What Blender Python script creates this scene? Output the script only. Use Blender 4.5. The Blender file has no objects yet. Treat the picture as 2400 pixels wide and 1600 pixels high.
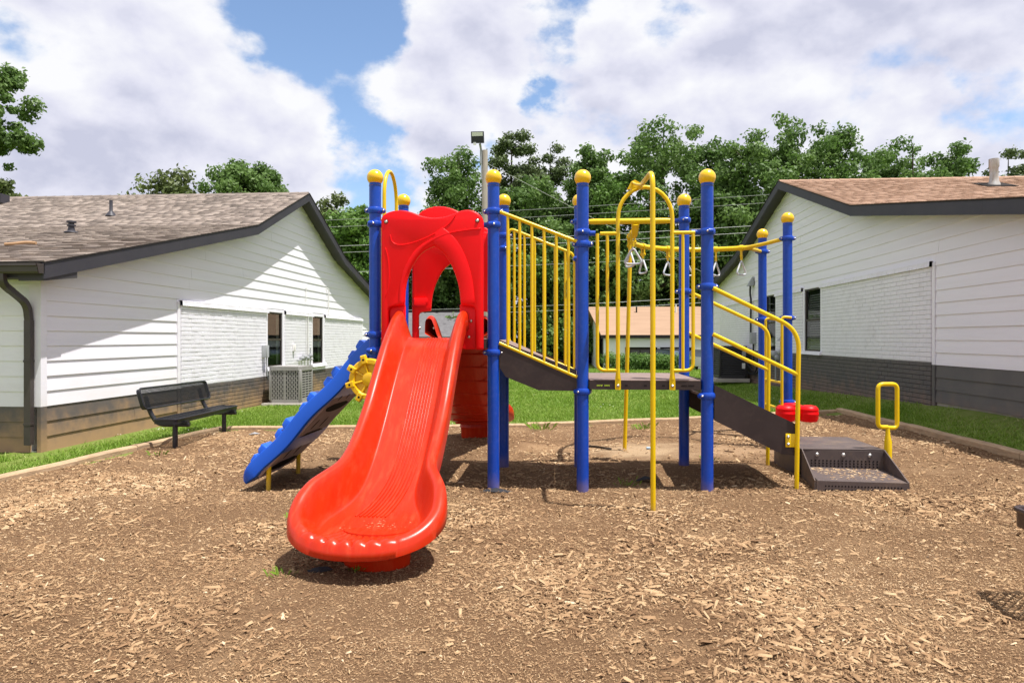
import bpy, bmesh, math, random
import numpy as np
from mathutils import Vector, Matrix, noise as mnoise

random.seed(7)
rng = np.random.default_rng(7)
sc = bpy.context.scene
COL = sc.collection
R = math.radians

# ------------------------------------------------------------------ camera, sky, sun, exposure
cam_d = bpy.data.cameras.new('camera')
cam = bpy.data.objects.new('camera', cam_d)
COL.objects.link(cam)
cam.location = (0, 0, 1.39)
cam.rotation_euler = (R(90), 0, R(4.1))
cam_d.lens = 1590 / 2400 * 36
cam_d.sensor_width = 36
cam_d.shift_y = -8 / 2400
cam_d.clip_start = 0.05
cam_d.clip_end = 2000
sc.camera = cam

SUN = Vector((0.300, -0.126, 0.9455)).normalized()
world = bpy.data.worlds.new('World')
sc.world = world
world.use_nodes = True
sun_d = bpy.data.lights.new('sun', 'SUN')
sun_d.energy = 4.4
sun_d.angle = R(0.5)
sun_d.color = (1.0, 0.965, 0.92)
sun = bpy.data.objects.new('sun', sun_d)
COL.objects.link(sun)
sun.location = (8, -4, 25)
sun.rotation_euler = SUN.to_track_quat('Z', 'Y').to_euler()
sc.view_settings.view_transform = 'Standard'
sc.view_settings.look = 'None'
sc.view_settings.exposure = 0.70
sc.view_settings.gamma = 1.0
sc.view_settings.use_curve_mapping = False


def build_world():
    nt = world.node_tree
    N, L = nt.nodes, nt.links
    N.clear()
    out = N.new('ShaderNodeOutputWorld')
    sky = N.new('ShaderNodeTexSky')
    sky.sky_type = 'NISHITA'
    sky.sun_disc = False
    sky.sun_elevation = math.asin(SUN.z)
    sky.sun_rotation = math.atan2(SUN.x, SUN.y)
    sky.altitude = 300
    sky.air_density = 1.0
    sky.dust_density = 0.5
    sky.ozone_density = 2.0
    bs = N.new('ShaderNodeBackground')
    bs.inputs['Strength'].default_value = 0.122
    L.new(sky.outputs[0], bs.inputs['Color'])
    tc = N.new('ShaderNodeTexCoord')
    D = tc.outputs['Generated']

    def math_(op, a, b=None, c=None, clamp=False):
        n = N.new('ShaderNodeMath')
        n.operation = op
        n.use_clamp = clamp
        for i, v in enumerate((a, b, c)):
            if v is None:
                continue
            if isinstance(v, (int, float)):
                n.inputs[i].default_value = v
            else:
                L.new(v, n.inputs[i])
        return n.outputs[0]

    def vmath(op, a, b):
        n = N.new('ShaderNodeVectorMath')
        n.operation = op
        L.new(a, n.inputs[0])
        if isinstance(b, tuple):
            n.inputs[1].default_value = b
        else:
            L.new(b, n.inputs[1])
        return n

    # cloud deck seen from below: stretch direction so clouds flatten towards the horizon
    sep = N.new('ShaderNodeSeparateXYZ')
    L.new(D, sep.inputs[0])
    st = vmath('MULTIPLY', D, (1.0, 1.0, 1.45)).outputs[0]

    def nz(vec, scale, detail, rough, dist=0.0, off=(0, 0, 0)):
        a = vmath('ADD', vec, off).outputs[0]
        n = N.new('ShaderNodeTexNoise')
        n.inputs['Scale'].default_value = scale
        n.inputs['Detail'].default_value = detail
        n.inputs['Roughness'].default_value = rough
        n.inputs['Distortion'].default_value = dist
        L.new(a, n.inputs['Vector'])
        return n.outputs['Fac']

    OFF = (3.7, 1.3, 0.4)
    # ragged domain: every distance and noise below is read through a rippled direction
    rip = N.new('ShaderNodeTexNoise')
    rip.inputs['Scale'].default_value = 7.0
    rip.inputs['Detail'].default_value = 7.0
    rip.inputs['Roughness'].default_value = 0.6
    L.new(st, rip.inputs['Vector'])
    rc = vmath('SUBTRACT', rip.outputs['Color'], (0.5, 0.5, 0.5)).outputs[0]
    rs = N.new('ShaderNodeVectorMath')
    rs.operation = 'SCALE'
    rs.inputs['Scale'].default_value = 0.17
    L.new(rc, rs.inputs[0])
    DW = vmath('ADD', D, rs.outputs[0]).outputs[0]
    big = nz(st, 3.0, 10.0, 0.55, 0.1, OFF)
    lit = nz(st, 3.0, 10.0, 0.55, 0.1, (OFF[0] + 0.03, OFF[1] - 0.015, OFF[2] + 0.075))
    puff = nz(st, 8.0, 8.0, 0.5, 0.1, (1.1, 6.2, 2.4))
    puff2 = nz(st, 8.0, 8.0, 0.5, 0.1, (1.1 + 0.014, 6.2 - 0.006, 2.4 + 0.034))
    fine = nz(st, 17.0, 7.0, 0.55, 0.2, (8.1, 0.2, 5.0))
    dens = math_('ADD', big, math_('ADD', math_('MULTIPLY', math_('SUBTRACT', fine, 0.5), 0.10), math_('MULTIPLY', math_('SUBTRACT', puff, 0.5), 0.24)))
    # openings of blue between the cumulus towers, by direction
    gaps = [(-0.325, 0.845, 0.415, 0.0075, 0.30), (-0.245, 0.88, 0.405, 0.004, 0.22), (-0.585, 0.725, 0.315, 0.004, 0.27), (-0.66, 0.68, 0.30, 0.003, 0.10),
            (-0.27, 0.915, 0.285, 0.0022, 0.24), (-0.265, 0.945, 0.20, 0.0045, 0.24), (-0.655, 0.63, 0.385, 0.004, 0.20),
            (0.005, 0.905, 0.425, 0.0016, 0.18), (-0.02, 0.945, 0.32, 0.0009, 0.22), (-0.125, 0.955, 0.268, 0.0009, 0.2),
            (0.49, 0.80, 0.30, 0.003, 0.13), (0.545, 0.80, 0.235, 0.005, 0.17), (-0.30, 0.93, 0.16, 0.003, 0.10),
            (0.15, 0.90, 0.41, 0.0012, 0.14)]
    for (x, y, z, w, amt) in gaps:
        v = Vector((x, y, z)).normalized()
        dist = vmath('DISTANCE', DW, tuple(v)).outputs['Value']
        g = math_('POWER', 2.718, math_('MULTIPLY', math_('MULTIPLY', dist, dist), -0.8 / w))
        dens = math_('SUBTRACT', dens, math_('MULTIPLY', g, amt * 0.95))
    dens = math_('ADD', dens, 0.118)
    ramp = N.new('ShaderNodeMapRange')
    ramp.interpolation_type = 'SMOOTHSTEP'
    L.new(dens, ramp.inputs['Value'])
    ramp.inputs['From Min'].default_value = 0.41
    ramp.inputs['From Max'].default_value = 0.53
    mask = ramp.outputs['Result']
    # lit tops against grey bases: compare the cloud with itself a little towards the sun
    sh = math_('SUBTRACT', big, lit)
    sh = math_('ADD', math_('MULTIPLY', sh, 3.0), math_('MULTIPLY', math_('SUBTRACT', puff, puff2), 2.0))
    thick = math_('MULTIPLY', math_('SUBTRACT', dens, 0.52), -2.0)
    br = math_('ADD', math_('ADD', sh, thick), 0.74, clamp=True)
    cr = N.new('ShaderNodeValToRGB')
    cr.color_ramp.elements[0].position = 0.12
    cr.color_ramp.elements[0].color = (0.47, 0.485, 0.60, 1)
    cr.color_ramp.elements[1].position = 0.95
    cr.color_ramp.elements[1].color = (0.76, 0.765, 0.79, 1)
    e = cr.color_ramp.elements.new(0.5)
    e.color = (0.62, 0.625, 0.72, 1)
    L.new(br, cr.inputs[0])
    bc = N.new('ShaderNodeBackground')
    bc.inputs['Strength'].default_value = 0.79
    L.new(cr.outputs[0], bc.inputs['Color'])
    mix = N.new('ShaderNodeMixShader')
    L.new(mask, mix.inputs[0])
    L.new(bs.outputs[0], mix.inputs[1])
    L.new(bc.outputs[0], mix.inputs[2])
    L.new(mix.outputs[0], out.inputs['Surface'])


build_world()

# ------------------------------------------------------------------ materials
MATS = {}


def mat(name, col, rough=0.6, spec=0.4, var=None, vscale=8.0, bump=None, bscale=60.0, attr=None, coat=0.0, metal=0.0,
        grime=None, trans=0.0, stretch=None, bdist=0.01):
    """Principled with optional two-tone noise (var), bump, per-piece attribute tint and soft grime."""
    m = bpy.data.materials.new(name)
    MATS[name] = m
    m.use_nodes = True
    nt = m.node_tree
    N, L = nt.nodes, nt.links
    p = N['Principled BSDF']
    p.inputs['Roughness'].default_value = rough
    p.inputs['Specular IOR Level'].default_value = spec
    p.inputs['Metallic'].default_value = metal
    if coat:
        p.inputs['Coat Weight'].default_value = coat
        p.inputs['Coat Roughness'].default_value = 0.12
    tc = N.new('ShaderNodeNewGeometry')
    pos = tc.outputs['Position']
    if stretch:
        mp = N.new('ShaderNodeMapping')
        mp.inputs['Scale'].default_value = stretch
        L.new(pos, mp.inputs[0])
        pos = mp.outputs[0]

    def nz(scale, detail=5, rgh=0.6):
        n = N.new('ShaderNodeTexNoise')
        n.inputs['Scale'].default_value = scale
        n.inputs['Detail'].default_value = detail
        n.inputs['Roughness'].default_value = rgh
        L.new(pos, n.inputs['Vector'])
        return n.outputs['Fac']

    c4 = (*col, 1)
    cur = None
    if var:
        mx = N.new('ShaderNodeMix')
        mx.data_type = 'RGBA'
        mx.inputs[6].default_value = c4
        mx.inputs[7].default_value = (*var, 1)
        mr = N.new('ShaderNodeMapRange')
        mr.inputs['From Min'].default_value = 0.35
        mr.inputs['From Max'].default_value = 0.68
        L.new(nz(vscale), mr.inputs['Value'])
        L.new(mr.outputs[0], mx.inputs[0])
        cur = mx.outputs[2]
    if attr:
        # per-piece tint: attribute 0..1 runs through a small palette
        at = N.new('ShaderNodeAttribute')
        at.attribute_name = 'tint'
        cr = N.new('ShaderNodeValToRGB')
        els = cr.color_ramp.elements
        while len(els) < len(attr):
            els.new(0.5)
        for i, cc in enumerate(attr):
            els[i].position = i / (len(attr) - 1)
            els[i].color = (*cc, 1)
        L.new(at.outputs['Fac'], cr.inputs[0])
        if cur is None:
            cur = cr.outputs[0]
        else:
            mm = N.new('ShaderNodeMix')
            mm.data_type = 'RGBA'
            mm.blend_type = 'MULTIPLY'
            mm.inputs[0].default_value = 1.0
            L.new(cur, mm.inputs[6])
            L.new(cr.outputs[0], mm.inputs[7])
            cur = mm.outputs[2]
    if grime:
        # (colour, amount, scale): blotchy dirt of its own shape
        gc, ga, gs = grime
        mx = N.new('ShaderNodeMix')
        mx.data_type = 'RGBA'
        mr = N.new('ShaderNodeMapRange')
        mr.inputs['From Min'].default_value = 0.5
        mr.inputs['From Max'].default_value = 0.75
        mr.inputs['To Max'].default_value = ga
        L.new(nz(gs, 8, 0.7), mr.inputs['Value'])
        L.new(mr.outputs[0], mx.inputs[0])
        if cur is None:
            mx.inputs[6].default_value = c4
        else:
            L.new(cur, mx.inputs[6])
        mx.inputs[7].default_value = (*gc, 1)
        cur = mx.outputs[2]
    if cur is None:
        p.inputs['Base Color'].default_value = c4
    else:
        L.new(cur, p.inputs['Base Color'])
    if bump:
        b = N.new('ShaderNodeBump')
        b.inputs['Strength'].default_value = bump
        b.inputs['Distance'].default_value = bdist
        L.new(nz(bscale, 6, 0.65), b.inputs['Height'])
        L.new(b.outputs[0], p.inputs['Normal'])
    if trans:
        t = N.new('ShaderNodeBsdfTranslucent')
        if cur is None:
            t.inputs['Color'].default_value = c4
        else:
            L.new(cur, t.inputs['Color'])
        ms = N.new('ShaderNodeMixShader')
        ms.inputs[0].default_value = trans
        o = N['Material Output']
        L.new(p.outputs[0], ms.inputs[1])
        L.new(t.outputs[0], ms.inputs[2])
        L.new(ms.outputs[0], o.inputs['Surface'])
    return m


def band_stain(m, z0, z1, col, amount, noise_scale=5.0):
    """Soil splash on a wall: a ragged stain that lies between heights z0 (full) and z1 (none)."""
    nt = m.node_tree
    N, L = nt.nodes, nt.links
    p = N['Principled BSDF']
    base = p.inputs['Base Color']
    g = N.new('ShaderNodeNewGeometry')
    s = N.new('ShaderNodeSeparateXYZ')
    L.new(g.outputs['Position'], s.inputs[0])
    n = N.new('ShaderNodeTexNoise')
    n.inputs['Scale'].default_value = noise_scale
    n.inputs['Detail'].default_value = 7
    L.new(g.outputs['Position'], n.inputs['Vector'])
    a = N.new('ShaderNodeMath')
    a.operation = 'MULTIPLY_ADD'
    L.new(n.outputs['Fac'], a.inputs[0])
    a.inputs[1].default_value = -(z1 - z0) * 1.3
    L.new(s.outputs['Z'], a.inputs[2])
    mr = N.new('ShaderNodeMapRange')
    mr.interpolation_type = 'SMOOTHSTEP'
    mr.inputs['From Min'].default_value = z0 - (z1 - z0) * 0.65
    mr.inputs['From Max'].default_value = z1 - (z1 - z0) * 0.65
    mr.inputs['To Min'].default_value = amount
    mr.inputs['To Max'].default_value = 0.0
    L.new(a.outputs[0], mr.inputs['Value'])
    mx = N.new('ShaderNodeMix')
    mx.data_type = 'RGBA'
    L.new(mr.outputs[0], mx.inputs[0])
    if base.is_linked:
        L.new(base.links[0].from_socket, mx.inputs[6])
    else:
        mx.inputs[6].default_value = base.default_value
    mx.inputs[7].default_value = (*col, 1)
    L.new(mx.outputs[2], base)


YEL = mat('yellow_paint', (0.78, 0.53, 0.003), 0.33, 0.3, var=(0.75, 0.48, 0.003), vscale=6, bump=0.04, bscale=90, coat=0.15)
BLU = mat('blue_paint', (0.004, 0.060, 0.43), 0.34, 0.3, var=(0.004, 0.050, 0.38), vscale=5, bump=0.05, bscale=120, coat=0.2,
          grime=((0.05, 0.10, 0.48), 0.5, 30))
CAPY = mat('yellow_plastic', (0.84, 0.50, 0.003), 0.28, 0.5, coat=0.3)
RED = mat('red_plastic', (0.86, 0.003, 0.006), 0.40, 0.2, var=(0.80, 0.003, 0.006), vscale=3, bump=0.06, bscale=260, grime=((0.74, 0.03, 0.02), 0.25, 40))
SLR = mat('slide_plastic', (0.52, 0.019, 0.002), 0.30, 0.34, var=(0.51, 0.026, 0.003), vscale=4, bump=0.05, bscale=240, grime=((0.58, 0.075, 0.028), 0.60, 3.2), stretch=(7, 1.2, 1.6))
BLP = mat('blue_plastic', (0.004, 0.10, 0.62), 0.32, 0.5, bump=0.05, bscale=200)
UND = mat('brown_underside', (0.44, 0.34, 0.33), 0.7, 0.2, var=(0.37, 0.28, 0.27), vscale=6)
HOL = mat('recess_shade', (0.018, 0.014, 0.014), 0.8, 0.1)  # near-black colour painting the shade inside holes and openings
BRN = mat('brown_vinyl', (0.034, 0.023, 0.023), 0.45, 0.3, var=(0.045, 0.031, 0.030), vscale=5, bump=0.1, bscale=160, grime=((0.11, 0.075, 0.06), 0.30, 9))
DCK = mat('deck_vinyl', (0.20, 0.145, 0.13), 0.65, 0.3, var=(0.25, 0.18, 0.16), vscale=6, bump=0.2, bscale=120, grime=((0.30, 0.22, 0.16), 0.5, 8))
STL = mat('bolt_steel', (0.62, 0.60, 0.57), 0.3, 0.5, metal=0.9)
GAL = mat('worn_ring_coating', (0.62, 0.60, 0.60), 0.4, 0.5, var=(0.45, 0.52, 0.58), vscale=18)
BLK = mat('black_coated_steel', (0.014, 0.014, 0.018), 0.36, 0.5, bump=0.08, bscale=200)
CHT = mat('chartreuse_print', (0.55, 0.75, 0.05), 0.5, 0.3)
WHT = mat('white_siding_paint', (0.845, 0.83, 0.88), 0.55, 0.3, var=(0.815, 0.80, 0.855), vscale=1.3, bump=0.10, bscale=70, stretch=(1, 0.25, 6), grime=((0.66, 0.60, 0.54), 0.16, 2.2))
WBK = mat('white_brick_paint', (0.83, 0.815, 0.865), 0.6, 0.3, var=(0.79, 0.775, 0.83), vscale=5, bump=0.35, bscale=55, grime=((0.52, 0.49, 0.49), 0.32, 3.5))
WMO = mat('white_mortar_paint', (0.64, 0.64, 0.66), 0.75, 0.2, var=(0.50, 0.50, 0.52), vscale=12)
GSD = mat('grey_siding_paint', (0.105, 0.094, 0.088), 0.6, 0.3, var=(0.135, 0.115, 0.10), vscale=2, bump=0.12, bscale=60)
GBK = mat('grey_brick_paint', (0.105, 0.094, 0.09), 0.65, 0.3, var=(0.14, 0.118, 0.105), vscale=5, bump=0.35, bscale=55)
GMO = mat('grey_mortar_paint', (0.055, 0.05, 0.05), 0.8, 0.2)
GSR = mat('grey_siding_right_wall', (0.105, 0.100, 0.102), 0.6, 0.3, var=(0.13, 0.12, 0.115), vscale=2, bump=0.12, bscale=60)
GBR = mat('grey_brick_right', (0.10, 0.093, 0.095), 0.65, 0.3, var=(0.125, 0.11, 0.105), vscale=5, bump=0.35, bscale=55)
CLAY = (0.40, 0.25, 0.13)
band_stain(GSD, -0.02, 0.60, CLAY, 0.88)
band_stain(GBK, -0.10, 0.58, CLAY, 0.85)
band_stain(BLU, -0.02, 0.16, (0.28, 0.19, 0.12), 0.45, 9)
band_stain(YEL, -0.02, 0.14, (0.36, 0.22, 0.10), 0.45, 9)
band_stain(GSR, 0.10, 0.62, (0.26, 0.16, 0.12), 0.6)
band_stain(GBR, 0.10, 0.70, (0.26, 0.16, 0.12), 0.65)
band_stain(WHT, 0.30, 1.05, (0.62, 0.50, 0.38), 0.20, 2.2)
FAS = mat('charcoal_trim_paint', (0.040, 0.038, 0.048), 0.5, 0.35, var=(0.05, 0.047, 0.056), vscale=3, bump=0.06, bscale=60)
SOF = mat('charcoal_soffit', (0.06, 0.056, 0.06), 0.6, 0.3)
GUT = mat('bronze_gutter', (0.050, 0.040, 0.037), 0.38, 0.45, var=(0.065, 0.052, 0.048), vscale=5, bump=0.1, bscale=25)
WFR = mat('bronze_window_frame', (0.045, 0.036, 0.03), 0.4, 0.4)
BLD = mat('window_blind', (0.55, 0.56, 0.53), 0.6, 0.3)
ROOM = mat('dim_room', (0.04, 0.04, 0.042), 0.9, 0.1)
ACG = mat('grey_unit_enamel', (0.33, 0.315, 0.305), 0.45, 0.4, var=(0.29, 0.275, 0.265), vscale=5)
ACD = mat('dark_unit_enamel', (0.035, 0.033, 0.036), 0.4, 0.4)
ACF = mat('condenser_fins', (0.03, 0.03, 0.03), 0.6, 0.3)
CON = mat('concrete', (0.42, 0.39, 0.34), 0.85, 0.2, var=(0.34, 0.31, 0.27), vscale=7, bump=0.4, bscale=50)
GRY = mat('grey_box_enamel', (0.33, 0.34, 0.35), 0.45, 0.4)
PVC = mat('white_pipe', (0.74, 0.73, 0.70), 0.45, 0.4)
TIM = mat('landscape_timber', (0.50, 0.36, 0.22), 0.8, 0.2, var=(0.36, 0.245, 0.145), vscale=7, bump=0.6, bscale=28, stretch=(2.5, 0.7, 3), grime=((0.20, 0.15, 0.11), 0.6, 4))
WOODP = mat('weathered_pole_wood', (0.30, 0.27, 0.22), 0.85, 0.2, var=(0.22, 0.19, 0.15), vscale=6, bump=0.3, bscale=20, stretch=(6, 6, 0.5))
WIRE = mat('bare_cable', (0.42, 0.42, 0.43), 0.5, 0.4)
LENS = mat('lamp_lens', (0.75, 0.76, 0.70), 0.25, 0.5)
BARK = mat('bark', (0.10, 0.078, 0.060), 0.9, 0.1, var=(0.06, 0.047, 0.038), vscale=9, bump=0.6, bscale=14)
SHG = mat('brown_shingle', (1, 1, 1), 0.9, 0.15, attr=[(0.18, 0.15, 0.13), (0.245, 0.20, 0.172), (0.30, 0.245, 0.21), (0.35, 0.29, 0.248), (0.42, 0.35, 0.30)], bump=0.5, bscale=140, grime=((0.10, 0.08, 0.07), 0.55, 1.4))
SHR = mat('tan_shingle', (1, 1, 1), 0.9, 0.15, attr=[(0.365, 0.235, 0.165), (0.405, 0.263, 0.187), (0.445, 0.295, 0.213)], bump=0.5, bscale=140, grime=((0.30, 0.19, 0.135), 0.4, 3))
SHF = mat('far_tan_roof', (0.37, 0.245, 0.165), 0.9, 0.1, var=(0.32, 0.21, 0.14), vscale=1.2, stretch=(0.4, 3, 3))
SHD = mat('far_grey_roof', (0.13, 0.125, 0.13), 0.9, 0.15, var=(0.17, 0.165, 0.17), vscale=3)
STP = mat('step_vinyl', (0.085, 0.064, 0.060), 0.6, 0.3, var=(0.11, 0.082, 0.074), vscale=6, bump=0.15, bscale=140, grime=((0.25, 0.17, 0.11), 0.6, 5))
DRK = mat('roof_deck', (0.03, 0.026, 0.024), 0.9, 0.1)
FWH = mat('far_white_siding', (0.74, 0.75, 0.76), 0.6, 0.3)
CARP = mat('dark_car_paint', (0.02, 0.022, 0.028), 0.25, 0.5, coat=0.6)
CARW = mat('white_car_paint', (0.78, 0.78, 0.78), 0.25, 0.5, coat=0.6)
CGL = mat('car_glass', (0.10, 0.13, 0.17), 0.08, 0.7)
RUB = mat('tyre_rubber', (0.02, 0.02, 0.02), 0.85, 0.2)
FAB = mat('black_landscape_fabric', (0.03, 0.03, 0.035), 0.8, 0.2, bump=0.4, bscale=80)

# leaves, grass, chips: the palette is each piece's own colour
LEAFB = mat('broad_leaf', (1, 1, 1), 0.5, 0.35, attr=[(0.065, 0.125, 0.028), (0.105, 0.19, 0.042), (0.15, 0.245, 0.062), (0.20, 0.295, 0.10)], trans=0.42)
LEAFP = mat('pine_needle', (1, 1, 1), 0.55, 0.3, attr=[(0.065, 0.098, 0.034), (0.11, 0.155, 0.052), (0.16, 0.205, 0.085)], trans=0.18)
LEAFL = mat('light_leaf', (1, 1, 1), 0.5, 0.35, attr=[(0.08, 0.165, 0.028), (0.13, 0.24, 0.045), (0.185, 0.305, 0.075)], trans=0.42)
LEAFO = mat('olive_leaf', (1, 1, 1), 0.5, 0.35, attr=[(0.07, 0.10, 0.026), (0.115, 0.15, 0.042), (0.165, 0.195, 0.068)], trans=0.25)
GRASS = mat('grass_blade', (1, 1, 1), 0.55, 0.25, attr=[(0.095, 0.19, 0.014), (0.165, 0.285, 0.026), (0.235, 0.35, 0.050), (0.32, 0.39, 0.11), (0.44, 0.38, 0.18)], trans=0.30)
CHIP = mat('wood_chip', (1, 1, 1), 0.85, 0.15, attr=[(0.065, 0.034, 0.020), (0.180, 0.102, 0.054), (0.290, 0.175, 0.092), (0.385, 0.245, 0.132), (0.50, 0.345, 0.195), (0.63, 0.48, 0.31)], bump=0.5, bscale=180)


def ground_mats():
    m = mat('mulch_soil', (0.145, 0.080, 0.042), 0.95, 0.1, var=(0.290, 0.178, 0.095), vscale=120, bump=1.0, bscale=150, bdist=0.02, grime=((0.42, 0.275, 0.155), 0.75, 0.9))
    l = mat('lawn_soil', (0.15, 0.22, 0.035), 0.95, 0.1, var=(0.22, 0.26, 0.07), vscale=9, bump=1.0, bscale=60, bdist=0.03, grime=((0.24, 0.21, 0.08), 0.45, 0.8))
    # pale sandy soil worn bare under the ring track, with a ragged edge
    nt = m.node_tree
    N, L = nt.nodes, nt.links
    g = N.new('ShaderNodeNewGeometry')
    n = N.new('ShaderNodeTexNoise')
    n.inputs['Scale'].default_value = 3.5
    n.inputs['Detail'].default_value = 6
    L.new(g.outputs['Position'], n.inputs['Vector'])
    base = N['Principled BSDF'].inputs['Base Color']
    cur = base.links[0].from_socket
    for (cx, cy, rad, col) in ((0.95, 8.35, 0.95, (0.50, 0.355, 0.215)), (-0.15, 8.65, 0.55, (0.40, 0.255, 0.14)), (2.0, 8.2, 0.75, (0.42, 0.275, 0.16)), (2.6, 9.9, 0.6, (0.40, 0.26, 0.15))):
        d = N.new('ShaderNodeVectorMath')
        d.operation = 'DISTANCE'
        L.new(g.outputs['Position'], d.inputs[0])
        d.inputs[1].default_value = (cx, cy, th(cx, cy))
        a = N.new('ShaderNodeMath')
        a.operation = 'MULTIPLY_ADD'
        L.new(n.outputs['Fac'], a.inputs[0])
        a.inputs[1].default_value = rad * 1.1
        L.new(d.outputs['Value'], a.inputs[2])
        r = N.new('ShaderNodeMapRange')
        r.interpolation_type = 'SMOOTHSTEP'
        L.new(a.outputs[0], r.inputs['Value'])
        r.inputs['From Min'].default_value = rad * 0.7
        r.inputs['From Max'].default_value = rad * 1.55
        r.inputs['To Min'].default_value = 0.85
        r.inputs['To Max'].default_value = 0.0
        x = N.new('ShaderNodeMix')
        x.data_type = 'RGBA'
        L.new(r.outputs[0], x.inputs[0])
        L.new(cur, x.inputs[6])
        x.inputs[7].default_value = (*col, 1)
        cur = x.outputs[2]
    L.new(cur, base)
    return m, l




def glass_mat():
    m = bpy.data.materials.new('window_glass')
    m.use_nodes = True
    nt = m.node_tree
    N, L = nt.nodes, nt.links
    N.remove(N['Principled BSDF'])
    g = N.new('ShaderNodeBsdfGlossy')
    g.inputs['Roughness'].default_value = 0.02
    g.inputs['Color'].default_value = (0.9, 0.95, 0.93, 1)
    t = N.new('ShaderNodeBsdfTransparent')
    t.inputs['Color'].default_value = (0.72, 0.76, 0.74, 1)
    f = N.new('ShaderNodeFresnel')
    f.inputs['IOR'].default_value = 1.75
    mx = N.new('ShaderNodeMixShader')
    L.new(f.outputs[0], mx.inputs[0])
    L.new(t.outputs[0], mx.inputs[1])
    L.new(g.outputs[0], mx.inputs[2])
    L.new(mx.outputs[0], N['Material Output'].inputs['Surface'])
    return m


GLASS = glass_mat()

# ------------------------------------------------------------------ object helpers
WL = {}          # world location of every object made here


def tag(o, label=None, cat=None, group=None, kind=None):
    if label: o['label'] = label
    if cat: o['category'] = cat
    if group: o['group'] = group
    if kind: o['kind'] = kind
    return o


def thing(name, loc, label, cat, group=None):
    o = bpy.data.objects.new(name, None)
    o.empty_display_size = 0.2
    COL.objects.link(o)
    o.location = loc
    WL[o] = Vector(loc)
    return tag(o, label, cat, group)


def link(name, me, loc, parent=None, label=None):
    o = bpy.data.objects.new(name, me)
    COL.objects.link(o)
    loc = Vector(loc)
    WL[o] = loc
    if parent is not None:
        o.parent = parent
        o.location = loc - WL[parent]
    else:
        o.location = loc
    if label: o['label'] = label
    return o


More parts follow.
